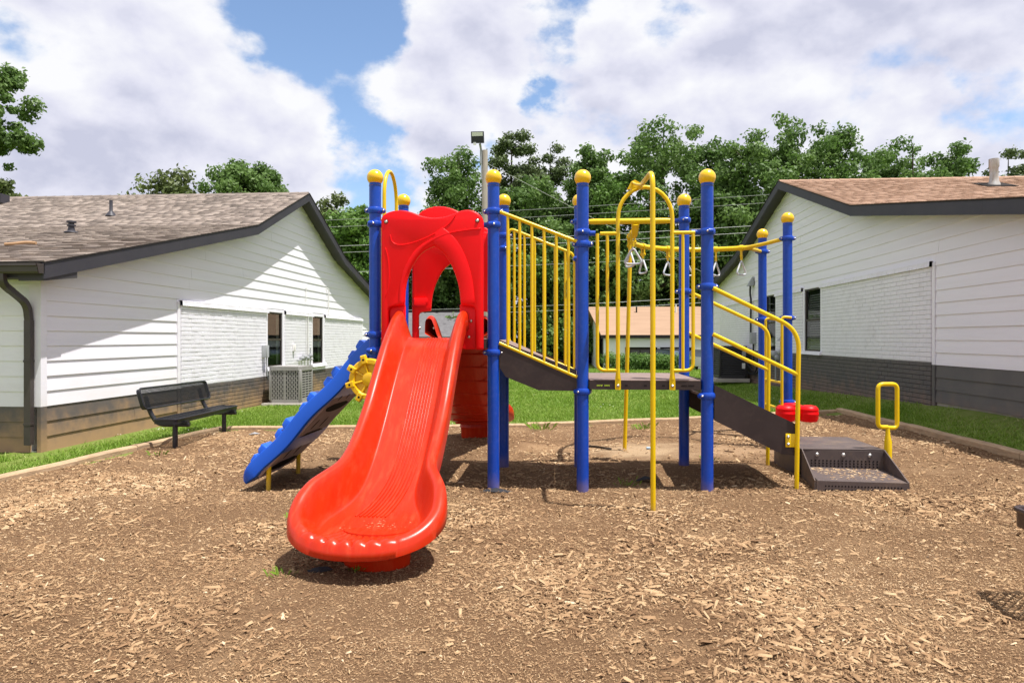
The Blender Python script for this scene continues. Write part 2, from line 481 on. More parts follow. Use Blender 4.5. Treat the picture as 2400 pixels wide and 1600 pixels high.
class MB:
    """Collects shapes in world coordinates; build() links them as one mesh object."""

    def __init__(s):
        s.v, s.f = [], []

    def add(s, vs, fs):
        b = len(s.v)
        s.v += [tuple(p) for p in vs]
        s.f += [tuple(i + b for i in f) for f in fs]
        return s

    def hexa(s, p):  # 8 points: bottom ring 0-3, top ring 4-7
        return s.add(p, [(0, 3, 2, 1), (4, 5, 6, 7), (0, 1, 5, 4), (1, 2, 6, 5), (2, 3, 7, 6), (3, 0, 4, 7)])

    def box(s, x0, x1, y0, y1, z0, z1):
        return s.hexa([(x0, y0, z0), (x1, y0, z0), (x1, y1, z0), (x0, y1, z0), (x0, y0, z1), (x1, y0, z1), (x1, y1, z1), (x0, y1, z1)])

    def bbox(s, x0, x1, y0, y1, z0, z1, b=0.01):
        """box with its vertical and top edges bevelled"""
        def ring(i, z):
            a, c, d, e = x0 + i, x1 - i, y0 + i, y1 - i
            k = max(b - i, 0.0005)
            return [(a + k, d, z), (c - k, d, z), (c, d + k, z), (c, e - k, z), (c - k, e, z), (a + k, e, z), (a, e - k, z), (a, d + k, z)]
        rs = [ring(b, z0), ring(0, z0 + b), ring(0, z1 - b), ring(b * 0.3, z1 - b * 0.3), ring(b, z1)]
        n = 8
        vs = [p for r in rs for p in r]
        fs = [(i * n + j, i * n + (j + 1) % n, (i + 1) * n + (j + 1) % n, (i + 1) * n + j) for i in range(4) for j in range(n)]
        fs += [tuple(range(n - 1, -1, -1)), tuple(range(4 * n, 5 * n))]
        return s.add(vs, fs)

    def tube(s, pts, r, n=12, cap=True):
        pts = [Vector(p) for p in pts]
        rs = r if isinstance(r, (list, tuple)) else [r] * len(pts)
        T = []
        for i in range(len(pts)):
            a = pts[max(i - 1, 0)]
            b = pts[min(i + 1, len(pts) - 1)]
            d = (b - a)
            T.append(d.normalized() if d.length > 1e-9 else Vector((0, 0, 1)))
        u = T[0].orthogonal().normalized()
        vs = []
        for i, p in enumerate(pts):
            u = (u - T[i] * u.dot(T[i]))
            u = u.normalized() if u.length > 1e-6 else T[i].orthogonal().normalized()
            w = T[i].cross(u)
            for k in range(n):
                a = 2 * math.pi * (k + 0.5) / n
                vs.append(p + (u * math.cos(a) + w * math.sin(a)) * rs[i])
        fs = []
        for i in range(len(pts) - 1):
            for k in range(n):
                fs.append((i * n + k, i * n + (k + 1) % n, (i + 1) * n + (k + 1) % n, (i + 1) * n + k))
        if cap:
            fs.append(tuple(range(n - 1, -1, -1)))
            fs.append(tuple(range((len(pts) - 1) * n, len(pts) * n)))
        return s.add(vs, fs)

    def ring(s, pts, r, n=8):
        """closed tube"""
        pts = [Vector(p) for p in pts]
        m = len(pts)
        nor = Vector((0, 0, 0))
        c = sum(pts, Vector()) / m
        for i in range(m):
            nor += (pts[i] - c).cross(pts[(i + 1) % m] - c)
        nor.normalize()
        vs = []
        for i, p in enumerate(pts):
            t = (pts[(i + 1) % m] - pts[i - 1]).normalized()
            w = t.cross(nor).normalized()
            for k in range(n):
                a = 2 * math.pi * k / n
                vs.append(p + (w * math.cos(a) + nor * math.sin(a)) * r)
        fs = [(i * n + k, i * n + (k + 1) % n, ((i + 1) % m) * n + (k + 1) % n, ((i + 1) % m) * n + k) for i in range(m) for k in range(n)]
        return s.add(vs, fs)

    def lathe(s, base, axis, prof, n=20):
        """profile [(radius, height)] turned about the axis through base"""
        base, ax = Vector(base), Vector(axis).normalized()
        u = ax.orthogonal().normalized()
        w = ax.cross(u)
        vs = []
        for (r, h) in prof:
            for k in range(n):
                a = 2 * math.pi * k / n
                vs.append(base + ax * h + (u * math.cos(a) + w * math.sin(a)) * max(r, 1e-4))
        m = len(prof)
        fs = [(i * n + k, i * n + (k + 1) % n, (i + 1) * n + (k + 1) % n, (i + 1) * n + k) for i in range(m - 1) for k in range(n)]
        fs.append(tuple(range(n - 1, -1, -1)))
        fs.append(tuple(range((m - 1) * n, m * n)))
        return s.add(vs, fs)

    def prism(s, poly, f0, f1):
        """2-D polygon swept between two maps f0(a,b) and f1(a,b)"""
        n = len(poly)
        vs = [f0(*p) for p in poly] + [f1(*p) for p in poly]
        from mathutils.geometry import tessellate_polygon
        tris = tessellate_polygon([[Vector((p[0], p[1], 0)) for p in poly]])
        fs = [tuple(t) for t in tris] + [tuple(i + n for i in reversed(t)) for t in tris]
        fs += [(i, (i + 1) % n, (i + 1) % n + n, i + n) for i in range(n)]
        return s.add(vs, fs)

    def mesh(s, name, m, smooth=None, center=None, fix=True):
        me = bpy.data.meshes.new(name)
        c = Vector(center) if center is not None else Vector((0, 0, 0))
        me.from_pydata([(p[0] - c.x, p[1] - c.y, p[2] - c.z) for p in s.v], [], s.f)
        if fix:
            bm = bmesh.new()
            bm.from_mesh(me)
            bmesh.ops.recalc_face_normals(bm, faces=bm.faces)
            bm.to_mesh(me)
            bm.free()
        if smooth is not None:
            me.polygons.foreach_set('use_smooth', [True] * len(me.polygons))
            me.set_sharp_from_angle(angle=R(smooth))
        me.materials.append(m)
        return me

    def build(s, name, m, parent=None, smooth=None, label=None, kind=None):
        xs = np.array(s.v, dtype=float)
        c = (xs.min(0) + xs.max(0)) / 2
        o = link(name, s.mesh(name, m, smooth, c), c, parent, label)
        if kind: o['kind'] = kind
        return o

    def mesh_out(s, name, m, parent=None):
        """like build, keeping the winding as given"""
        xs = np.array(s.v, dtype=float)
        c = (xs.min(0) + xs.max(0)) / 2
        return link(name, s.mesh(name, m, None, c, fix=False), c, parent)


def fillet(pts, r, n=6):
    pts = [Vector(p) for p in pts]
    out = [pts[0]]
    for i in range(1, len(pts) - 1):
        a, b, c = pts[i - 1], pts[i], pts[i + 1]
        d1, d2 = (a - b), (c - b)
        k = min(r, d1.length * 0.49, d2.length * 0.49)
        p, q = b + d1.normalized() * k, b + d2.normalized() * k
        for j in range(n + 1):
            t = j / n
            out.append(p * (1 - t) ** 2 + b * 2 * t * (1 - t) + q * t * t)
    out.append(pts[-1])
    return out


def tube(name, pts, r, m, parent, n=12, fil=None, smooth=40, label=None):
    if fil: pts = fillet(pts, fil)
    return MB().tube(pts, r, n).build(name, m, parent, smooth, label)


def spline(pts, n=8):
    """Catmull-Rom through points"""
    P = [Vector(p) for p in pts]
    P = [P[0] * 2 - P[1]] + P + [P[-1] * 2 - P[-2]]
    out = []
    for i in range(1, len(P) - 2):
        for j in range(n):
            t = j / n
            a, b, c, d = P[i - 1], P[i], P[i + 1], P[i + 2]
            out.append(0.5 * ((2 * b) + (c - a) * t + (2 * a - 5 * b + 4 * c - d) * t * t + (3 * b - a - 3 * c + d) * t ** 3))
    out.append(P[-2])
    return out


def np_mesh(name, V, F, m, tint=None, smooth=False):
    """fast mesh: V (n,3), F (k,s) all faces of the same size, tint per face"""
    V = np.ascontiguousarray(V, dtype=np.float32)
    F = np.ascontiguousarray(F, dtype=np.int32)
    k, s = F.shape
    me = bpy.data.meshes.new(name)
    me.vertices.add(len(V))
    me.vertices.foreach_set('co', V.ravel())
    me.loops.add(k * s)
    me.loops.foreach_set('vertex_index', F.ravel())
    me.polygons.add(k)
    me.polygons.foreach_set('loop_start', np.arange(0, k * s, s, dtype=np.int32))
    me.update(calc_edges=True)
    if tint is not None:
        a = me.attributes.new('tint', 'FLOAT', 'FACE')
        a.data.foreach_set('value', np.ascontiguousarray(tint, dtype=np.float32))
    if smooth:
        me.polygons.foreach_set('use_smooth', np.ones(k, dtype=bool))
    me.materials.append(m)
    return me


def copy_tree(o, loc, label=None, parent=None):
    """a copy of a thing with copies of its parts and their sub-parts (mesh data shared)"""
    c = o.copy()
    COL.objects.link(c)
    if parent is None:
        c.location = loc
        WL[c] = Vector(loc)
        if label: c['label'] = label
    else:
        c.parent = parent
    for ch in o.children:
        copy_tree(ch, None, None, c)
    return c


# ------------------------------------------------------------------ terrain
FX = ([-20, -2, 0, 1.3, 2.1, 3, 4.55, 4.8, 5.6, 12], [0, 0, -.01, .03, .055, .065, .14, .20, .41, .45])
GY = ([9.5, 20, 35], [1, .40, 0])
HY = ([0, 12, 21, 32, 50, 90, 400], [0, 0, -.08, -.40, -.90, -.90, -.9])


def terrain(x, y):
    x, y = np.asarray(x, float), np.asarray(y, float)
    h = np.interp(x, *FX) * np.interp(y, *GY) + np.interp(y, *HY)
    return h - 0.08 * np.exp(-((x + 2.8) ** 2 + (y - 6.6) ** 2) / 0.8)


def th(x, y):
    return float(terrain(x, y))


MULCH, LAWN = ground_mats()


def lumps(x, y):
    """small hollows and heaps of the mulch"""
    x, y = np.asarray(x, float), np.asarray(y, float)
    return (0.012 * np.sin(x * 2.1 + 1.3 * np.sin(y * 1.7)) * np.sin(y * 2.6 + x * 0.6) + 0.008 * np.sin(x * 5.3 + y * 3.1 + 2 * np.sin(x * 1.1)) * np.sin(y * 6.1 - x * 2.2))


# mulch bed outline (inside faces of the timbers)
BED = [(-6.2, -1.0), (-5.62, 3.0), (-5.35, 6.1), (-5.05, 9.9), (-3.1, 10.08), (4.62, 11.72), (4.62, 7.2), (4.85, 3.0), (5.2, -1.0)]


def in_bed(x, y, grow=0.0):
    x, y = np.asarray(x, float), np.asarray(y, float)
    cx, cy = -0.2, 5.0
    P = [(cx + (a - cx) * (1 + grow), cy + (b - cy) * (1 + grow)) for a, b in BED]
    ins = np.zeros(x.shape, bool)
    n = len(P)
    for i in range(n):
        (x1, y1), (x2, y2) = P[i], P[(i + 1) % n]
        if y1 == y2: continue
        c = ((y1 > y) != (y2 > y)) & (x < (x2 - x1) * (y - y1) / (y2 - y1) + x1)
        ins ^= c
    return ins


def build_ground():
    xs = np.concatenate([[-400, -120, -40], np.arange(-20, 20.01, 0.4), [40, 120, 400]])
    ys = np.concatenate([[-60, -15], np.arange(-4, 24, 0.4), np.arange(24, 90, 4.0), [130, 400, 900]])
    X, Y = np.meshgrid(xs, ys)
    Z = terrain(X, Y) - 0.06 * in_bed(X, Y, -0.02)
    V = np.stack([X.ravel(), Y.ravel(), Z.ravel()], 1)
    nx = len(xs)
    i = np.arange(len(ys) - 1)[:, None] * nx + np.arange(nx - 1)[None]
    F = np.stack([i, i + 1, i + nx + 1, i + nx], -1).reshape(-1, 4)
    o = link('lawn', np_mesh('lawn', V, F, LAWN, smooth=True), (0, 0, 0))
    tag(o, kind='structure')
    # mulch bed: a finer sheet clipped to the bed outline
    st = 0.06
    xs = np.arange(-6.4, 5.4, st)
    ys = np.arange(-1.2, 12.0, st)
    X, Y = np.meshgrid(xs, ys)
    Z = terrain(X, Y) + 0.004 + lumps(X, Y)
    V = np.stack([X.ravel(), Y.ravel(), Z.ravel()], 1)
    nx = len(xs)
    i = np.arange(len(ys) - 1)[:, None] * nx + np.arange(nx - 1)[None]
    F = np.stack([i, i + 1, i + nx + 1, i + nx], -1).reshape(-1, 4)
    keep = in_bed(V[F[:, 0], 0] + st / 2, V[F[:, 0], 1] + st / 2, 0.012)
    F = F[keep]
    used, inv = np.unique(F, return_inverse=True)
    o = link('mulch_bed', np_mesh('mulch_bed', V[used], inv.reshape(-1, 4), MULCH, smooth=True), (0, 0, 0))
    tag(o, kind='structure')


build_ground()

# ------------------------------------------------------------------ playground structure
Y0, Y1 = 6.2, 7.345
PA, PB, PC, PD = -1.72, -0.615, 0.20, 1.312
DK1, DK2 = 1.386, 1.016
PS = thing('play_structure', (-0.2, 6.77, 0), 'red, blue and yellow playground climber with two red slides, blue posts and yellow rails', 'playground')
PR = 0.0545


def bolt(parent, p, axis=(0, -1, 0), r=0.013):
    MB().lathe(p, axis, [(r * 1.25, 0), (r * 1.25, 0.003), (r, 0.006), (r * 0.8, 0.010), (r * 0.3, 0.0125)], 12).build('bolt', STL, parent, 50)


def post(x, y, top, ztop_clamps, arms=()):
    """blue post with ball cap; clamps at given heights: (z, yaw of the ears in degrees)"""
    p = MB().lathe((x, y, -0.25), (0, 0, 1), [(PR, 0), (PR, top - 0.12 + 0.25)], 28).build('post', BLU, PS, 40)
    rb = 0.0755
    zc = top - rb
    prof = []
    for k in range(-10, 13):
        a = math.pi / 2 * k / 12
        if k == -10:
            prof += [(PR + 0.004, zc + rb * math.sin(a) - 0.004)]
        prof.append((rb * math.cos(a), zc + rb * math.sin(a)))
    MB().lathe((x, y, 0), (0, 0, 1), prof, 28).build('post_cap', CAPY, p, 60)
    for (z, yaw) in ztop_clamps:
        clamp(x, y, z, yaw)
    return p


def clamp(x, y, z, yaw=0):
    a = R(yaw)
    d = Vector((math.cos(a), math.sin(a), 0))
    nrm = Vector((-d.y, d.x, 0))
    m = MB()
    h = 0.030
    m.lathe((x, y, z), (0, 0, 1), [(PR + .002, -h), (PR + .010, -h * .92), (PR + .016, -h * .5), (PR + .018, 0), (PR + .016, h * .5), (PR + .010, h * .92), (PR + .002, h)], 28)
    for s in (-1, 1):
        c = Vector((x, y, z)) + d * s * (PR + 0.020)
        m.lathe(c - nrm * 0.024, nrm, [(0.016, 0), (0.022, 0.005), (0.023, 0.024), (0.022, 0.043), (0.016, 0.048)], 14)
    c = m.build('clamp', BLU, PS, 45)
    for s in (-1, 1):
        q = Vector((x, y, z)) + d * s * (PR + 0.024)
        sg = -1 if nrm.y > 0 else 1
        bolt(c, q + nrm * sg * 0.024, nrm * sg, 0.009)


post(PA, Y0, 2.955, [(2.572, 8), (2.445, 75), (1.422, 5), (1.275, 60)])
post(PB, Y0, 2.935, [(2.55, 0), (2.424, 80), (1.257, 0)])
post(PC, Y0, 2.92, [(2.348, 70), (2.240, 0), (0.905, 40)])
post(PD, Y0, 2.905, [(2.340, 100), (1.850, 0), (0.873, 30)])
post(PA, Y1, 2.969, [(2.57, 0), (2.44, 90), (1.30, 0)])
post(PB, Y1, 2.952, [(2.50, 0), (2.36, 90), (1.257, 0)])
post(PC, Y1, 2.94, [(2.641, 0), (2.24, 60), (0.90, 0)])
post(PD, Y1, 2.925, [(2.641, 95), (1.886, 0), (0.87, 0)])
post(2.73, 8.4, 2.905, [(2.589, 0), (1.632, 0), (0.62, 0)])
post(2.73, 9.42, 2.87, [(2.559, 0), (1.64, 0)])

# horizontal connector arms that reach from clamps to panels and rails
for (x0, x1, y, z) in ((PB - 0.10, PB - 0.03, Y0 - 0.02, 2.424), (PA + 0.03, PA + 0.10, Y0 - 0.02, 2.445), (PC + 0.03, PC + 0.115, Y0, 2.340), (PD - 0.14, PD - 0.03, Y0, 2.340), (PD - 0.13, PD - 0.03, Y1, 2.641), (PC + 0.03, PC + 0.12, Y1, 2.641)):
    tube('clamp_arm', [(x0, y, z), (x1, y, z)], 0.024, BLU, PS)

# decks: folded brown coated sheet with slots
def deck(x0, x1, z, name='deck'):
    d = MB().bbox(x0, x1, Y0 - 0.045, Y1 + 0.045, z - 0.012, z, 0.006).build(name, DCK, PS, 40)
    MB().box(x0, x1, Y0 - 0.045, Y0 - 0.035, z - 0.089, z - 0.012).build('deck_skirt', BRN, d)
    MB().box(x0, x1, Y1 + 0.035, Y1 + 0.045, z - 0.089, z - 0.012).build('deck_skirt', BRN, d)
    MB().box(x0, x0 + 0.01, Y0 - 0.034, Y1 + 0.034, z - 0.089, z - 0.012).build('deck_skirt', BRN, d)
    MB().box(x1 - 0.01, x1, Y0 - 0.034, Y1 + 0.034, z - 0.089, z - 0.012).build('deck_skirt', BRN, d)
    return d


deck(PA + 0.06, PB - 0.06, DK1)
dk = deck(PC + 0.06, PD - 0.065, DK2)
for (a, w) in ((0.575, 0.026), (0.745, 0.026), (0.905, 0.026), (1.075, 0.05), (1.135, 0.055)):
    MB().box(a, a + w, Y0 - 0.0465, Y0 - 0.044, DK2 - 0.058, DK2 - 0.046).build('slot_shade', HOL, dk)  # dark plate on the skirt, painting the shade of a slot
# two short words printed in chartreuse on the deck skirt (worn, not legible in the photograph)
mk = MB()
random.seed(3)
for wx, n in ((0.325, 6), (0.395, 5)):
    for k in range(n):
        x = wx + k * 0.0092
        z = DK2 - 0.053
        w, h = 0.0068, 0.0125
        t = 0.0024
        y0, y1 = Y0 - 0.0470, Y0 - 0.0448
        mk.box(x, x + t, y0, y1, z - h / 2, z + h / 2)
        if k % 2 == 0: mk.box(x + t, x + w, y0, y1, z - h / 2, z - h / 2 + t)
        if k % 3 != 1: mk.box(x + t, x + w, y0, y1, z + h / 2 - t, z + h / 2)
        if k % 3 == 1: mk.box(x + w - t, x + w, y0, y1, z - h / 2 + t, z + h / 2)
        mk.box(x + t, x + w - t, y0, y1, z - t / 2, z + t / 2)
mk.build('printed_lettering', CHT, dk, kind='stuff')

# sloping walkway between the decks
m = MB()
m.hexa([(PB + .05, Y0 + .02, DK1 - .03), (PC + .05, Y0 + .02, DK2 - .03), (PC + .05, Y1 - .02, DK2 - .03), (PB + .05, Y1 - .02, DK1 - .03),
        (PB + .05, Y0 + .02, DK1 - .012), (PC + .05, Y0 + .02, DK2 - .012), (PC + .05, Y1 - .02, DK2 - .012), (PB + .05, Y1 - .02, DK1 - .012)])
m.build('walkway_floor', DCK, PS)
for yy in (Y0 - 0.03, Y1 + 0.018):
    poly = [(PB + .057, DK1 - .02), (PC - .057, DK2 + 0.085), (PC - .057, DK2 - .105), (-0.20, DK2 - .10), (-0.50, DK2 + .02), (PB + .057, DK1 - .26)]
    MB().prism(poly, lambda a, b, y=yy: (a, y, b), lambda a, b, y=yy: (a, y + 0.012, b)).build('walkway_side', BRN, PS)

# sloping rails beside the walkway
def sloped_barrier(y, xs, top0, top1, bot0, bot1, rounded):
    xa, xb = PB + 0.055, PC - 0.05
    zt = lambda x: top0 + (top1 - top0) * (x - xa) / (xb - xa)
    zb = lambda x: bot0 + (bot1 - bot0) * (x - xa) / (xb - xa)
    if rounded:
        tube('barrier_frame', [(xb, y, zb(xb) + .02), (xb, y, zt(xb)), (xa, y, zt(xa)), (xa, y, zb(xa)), (xb, y, zb(xb))], 0.0165, YEL, PS, 12, 0.07)
    else:
        tube('barrier_frame', [(xa, y, zt(xa)), (xb, y, zt(xb))], 0.0175, YEL, PS, 12)
        tube('barrier_frame', [(xa, y, zb(xa)), (xb - 0.03, y, zb(xb) + 0.0), (xb, y, zb(xb) - .01)], 0.0175, YEL, PS, 12)
    for x in xs:
        tube('barrier_bar', [(x, y, zb(x)), (x, y, zt(x))], 0.0145, YEL, PS, 10)


sloped_barrier(Y0 - 0.02, (-0.482, -0.372, -0.261, -0.150, -0.039, 0.072), 2.545, 2.262, 1.345, 1.048, False)
sloped_barrier(Y1 - 0.02, (-0.50, -0.39, -0.28, -0.17, -0.06, 0.05), 2.58, 2.29, 1.335, 1.05, True)


# arch panels: hoop with short barred wings and flat feet
def arch_panel(frame, half, apex, top_rail, bot_rail, wing0, wing1, bars, foot):
    """frame(a, z) -> world; a runs across the opening, centred on it"""
    r = 0.0185
    pts = [frame(-half, foot + 0.06)]
    n = 14
    zs = apex - half * 1.15
    for k in range(n + 1):
        t = math.pi * (1 - k / n)
        pts.append(frame(half * math.cos(t), zs + half * 1.15 * math.sin(t)))
    pts.append(frame(half, foot + 0.06))
    tube('arch_hoop', pts, r, YEL, PS, 14)
    for s, w in ((-1, wing0), (1, wing1)):
        if w is None: continue
        tube('barrier_frame', [frame(s * half, top_rail), frame(s * w, top_rail)], 0.0165, YEL, PS, 12)
        e = abs(bars[-1])
        tube('barrier_frame', fillet([frame(s * e, top_rail), frame(s * e, bot_rail), frame(s * half, bot_rail)], 0.07), 0.0160, YEL, PS, 12)
        for b in bars[:-1]:
            tube('barrier_bar', [frame(s * b, bot_rail), frame(s * b, top_rail)], 0.0145, YEL, PS, 10)
    for s in (-1, 1):
        p0, p1 = Vector(frame(s * half, foot)), Vector(frame(s * half, foot + 0.16))
        t = (Vector(frame(1, 0)) - Vector(frame(0, 0))).normalized()
        nn = t.cross(Vector((0, 0, 1)))
        if nn.y > 0: nn = -nn
        mm = MB()
        prof = [(-.026, -.03), (-.026, .055), (-.018, .13), (.018, .13), (.026, .055), (.026, -.03), (.02, -.037), (-.02, -.037)]
        mm.prism(prof, lambda a, b: tuple(p0 + t * a + Vector((0, 0, b)) + nn * 0.010), lambda a, b: tuple(p0 + t * a + Vector((0, 0, b)) + nn * 0.002))
        ft = mm.build('foot_plate', YEL, PS)
        bolt(ft, p0 + nn * 0.010, nn, 0.012)


xm = 0.755
arch_panel(lambda a, z: (xm + a, Y0 - 0.045, z), 0.241, 2.742, 2.330, 1.10, 0.40, 0.44, (0.335, 0.425), 0.962)
ym = (Y0 + Y1) / 2
arch_panel(lambda a, z: (PA - 0.0, ym + a, z), 0.245, 3.07, 2.52, 1.48, 0.42, 0.42, (0.335, 0.43), DK1 - 0.05)

# fire pole in front of the arch
tube('fire_pole', fillet([(0.728, 5.418, -0.2), (0.724, 5.418, 2.71), (0.700, Y0 - 0.05, 2.735)], 0.14, 10), 0.0205, YEL, PS, 16)
g = MB()
for yy in (Y0 - 0.062, Y0 - 0.035):
    g.prism([(-0.105, -0.012), (0.03, 0.012), (0.03, 0.03), (-0.035, 0.072), (-0.07, 0.055)], lambda a, b: (0.70 + a, yy, 2.735 + b), lambda a, b: (0.70 + a, yy + .007, 2.735 + b))
g.build('pole_bracket', YEL, PS)
tube('pole_brace', spline([(0.718, 5.60, 2.715), (0.695, 5.85, 2.70), (0.66, 6.02, 2.74), (0.645, Y0 - 0.055, 2.785)], 5), 0.011, YEL, PS, 10)

# ------------------------------------------------------------------ slides
from bisect import bisect


def pch(xs, ys):
    """monotone-ish smooth interpolation"""
    n = len(xs)
    d = [(ys[i + 1] - ys[i]) / (xs[i + 1] - xs[i]) for i in range(n - 1)]
    m = [d[0]] + [0 if d[i - 1] * d[i] <= 0 else 2 * d[i - 1] * d[i] / (d[i - 1] + d[i]) for i in range(1, n - 1)] + [d[-1]]

    def f(x):
        i = min(max(bisect(xs, x) - 1, 0), n - 2)
        h = xs[i + 1] - xs[i]
        t = min(max((x - xs[i]) / h, 0), 1)
        return ((2 * t ** 3 - 3 * t ** 2 + 1) * ys[i] + (t ** 3 - 2 * t * t + t) * h * m[i] + (3 * t * t - 2 * t ** 3) * ys[i + 1] + (t ** 3 - t * t) * h * m[i + 1])
    return f


RIM = [(-.02, .305, 1.605), (.04, .300, 1.635), (.10, .295, 1.635), (.24, .292, 1.585), (.375, .292, 1.505), (.55, .292, 1.385), (.70, .292, 1.262), (.90, .292, 1.085), (1.13, .292, .880), (1.41, .292, .690),
       (1.60, .296, .600), (1.72, .318, .555), (1.84, .365, .520), (1.95, .408, .485), (2.06, .432, .435), (2.16, .430, .375), (2.25, .395, .325), (2.325, .330, .282), (2.38, .240, .254), (2.412, .13, .241), (2.424, 0.0, .237)]
BEDF = pch([-.05, 0.05, .15, .3, .5, .7, .9, 1.13, 1.41, 1.67, 1.9, 2.1, 2.3, 2.45], [1.388, 1.388, 1.382, 1.335, 1.20, 1.035, .855, .655, .455, .325, .250, .218, .200, .195])


def slide_shell(cx, yt, dy):
    """one moulded shell: rim path from the top left round the exit lip to the top right, each rim point joined to the bed's spine"""
    half = spline([(s, w, z) for s, w, z in RIM], 13)
    path = [(-w, s, z) for s, w, z in half] + [(w, s, z) for s, w, z in reversed(half[:-1])]
    NV = []          # section: outside skirt -> rim -> inner wall -> bed -> spine
    V, F = [], []
    n = len(path)
    sec = None
    for i, (x, s, z) in enumerate(path):
        a = path[max(i - 1, 0)]
        b = path[min(i + 1, n - 1)]
        tx, ts = b[0] - a[0], b[1] - a[1]
        l = math.hypot(tx, ts) or 1
        ix, is_ = ts / l, -tx / l      # inward normal in plan (left of travel flipped)
        if ix * (0 - x) + is_ * (min(s, 1.9) - s) < 0: ix, is_ = -ix, -is_
        sp = min(s, 2.02)
        front = min(max((s - 1.85) / 0.5, 0), 1)       # 0 on the straight, 1 at the lip
        dxs, dss = 0 - x, sp - s
        dist = math.hypot(dxs, dss)
        # blend towards the spine point so sections fan out at the exit
        wall = 0.115 * (1 - front) + 0.15 * front
        k = min(1.0, dist)
        ux, us = ix, is_
        if front > 0.02 and dist > 1e-6:
            ux, us = ix * (1 - front) + dxs / dist * front, is_ * (1 - front) + dss / dist * front
            q = math.hypot(ux, us); ux, us = ux / q, us / q
        skirt = 0.165 * (1 - front) + 0.095 * front
        rr = 0.040 * (1 - front) + 0.050 * front
        row = []

        def pt(q, zz):
            row.append((x + ux * q, s + us * q, zz))
        pt(-rr * 1.15 + 0.02, z - skirt - 0.012)
        pt(-rr * 1.15, z - skirt)
        pt(-rr * 1.12, z - skirt * 0.6)
        pt(-rr * 1.05, z - rr * 1.0)
        for aa in (150, 125, 100, 78, 55, 30):
            pt(rr * math.cos(R(aa)), z - rr + rr * math.sin(R(aa)))
        zb_w = BEDF(s + us * wall)
        zi = z - rr * 0.9
        for t in (0.12, 0.3, 0.5, 0.7, 0.86, 0.96):
            e = t * t * (3 - 2 * t)
            pt(rr * 0.92 + (wall - rr * 0.92) * (t ** 1.15), zi + (zb_w + 0.004 - zi) * e)
        # bed towards the spine
        p0 = (x + ux * wall, s + us * wall)
        for t in (0.02, 0.2, 0.4, 0.6, 0.8, 1.0):
            px, ps = p0[0] + (0 - p0[0]) * t, p0[1] + (sp - p0[1]) * t
            zz = BEDF(ps)
            row.append((px, ps, zz + 0.004 * (1 - t) ** 2))
        # scallops fanned over the exit lip
        if front > 0.55:
            ang = math.atan2(x, s - 1.75)
            amp = 0.026 * min(1, (front - 0.55) / 0.2) * max(0, 1 - (abs(ang + 0.10) / 0.52) ** 2)
            w = abs(math.sin(ang * 27.0))
            row = [(a_, b_, c_ + (amp * (w ** 0.6 - 0.6) * ({15: .9, 16: .7, 17: .42, 18: .2, 19: .08}.get(j, 1.0 if 4 <= j < 15 else 0))) if j >= 4 else c_) for j, (a_, b_, c_) in enumerate(row)]
        # underside back from the spine to the skirt
        for t in (1.0, 0.5, 0.0):
            px, ps = p0[0] + (0 - p0[0]) * t, p0[1] + (sp - p0[1]) * t
            row.append((px, ps, BEDF(ps) - 0.035))
        m_ = len(row)
        base = len(V)
        for (a_, b_, c_) in row:
            V.append((cx + a_ * (1 if dy < 0 else -1), yt + b_ * dy, c_))
        if sec is not None:
            for j in range(m_):
                j2 = (j + 1) % m_
                F.append((sec + j, sec + j2, base + j2, base + j))
        sec = base
    m = MB()
    m.add(V, F)
    return m, path


def make_slide(cx, yt, dy):
    m, path = slide_shell(cx, yt, dy)
    sl = m.build('slide', SLR, PS, 62)
    sx = 1 if dy < 0 else -1
    # raised ridges down the bed
    for k in range(8):
        x = -0.02 + k * 0.0235
        pts = []
        for i in range(40):
            s = 0.10 + i * (1.93 - 0.10) / 39
            f = max(0, (s - 1.35) / 0.58)
            xx = x + (-0.10 + (k - 3.5) * 0.004) * f * f
            pts.append((cx + xx * sx, yt + s * dy, BEDF(s) + 0.0030))
        MB().tube(pts, 0.0058, 8).build('bed_ridge', SLR, sl, 60)
    # foot drum that carries the exit
    ft = MB()
    n = 28
    prof = [(0.90, 0.22), (0.96, 0.160), (0.98, 0.150), (0.92, 0.135), (0.88, 0.03), (0.85, -0.03)]
    vs = []
    for (kk, z) in prof:
        for i in range(n):
            a = 2 * math.pi * i / n
            vs.append((cx + 0.05 * sx + 0.235 * kk * math.cos(a), yt + dy * 2.09 + 0.155 * kk * math.sin(a), z))
    fs = [(i * n + k, i * n + (k + 1) % n, (i + 1) * n + (k + 1) % n, (i + 1) * n + k) for i in range(len(prof) - 1) for k in range(n)]
    fs += [tuple(range(n)), tuple(range((len(prof) - 1) * n, len(prof) * n))]
    ft.add(vs, fs)
    ft.build('slide_foot', SLR, sl, 50)
    return sl


SCX = -1.168
slide_front = make_slide(SCX - 0.01, Y0, -1)
sb = make_slide(-1.135, Y1 + 0.02, 1)
for k in range(9):
    s = 0.25 + k * 0.2
    pts = [(-1.135 + x, Y1 + 0.02 + s, BEDF(s) - 0.037) for x in (-.30, -.2, -.1, 0, .1, .2, .30)]
    MB().tube(pts, 0.011, 6).build('stiffening_rib', SLR, sb, 60)


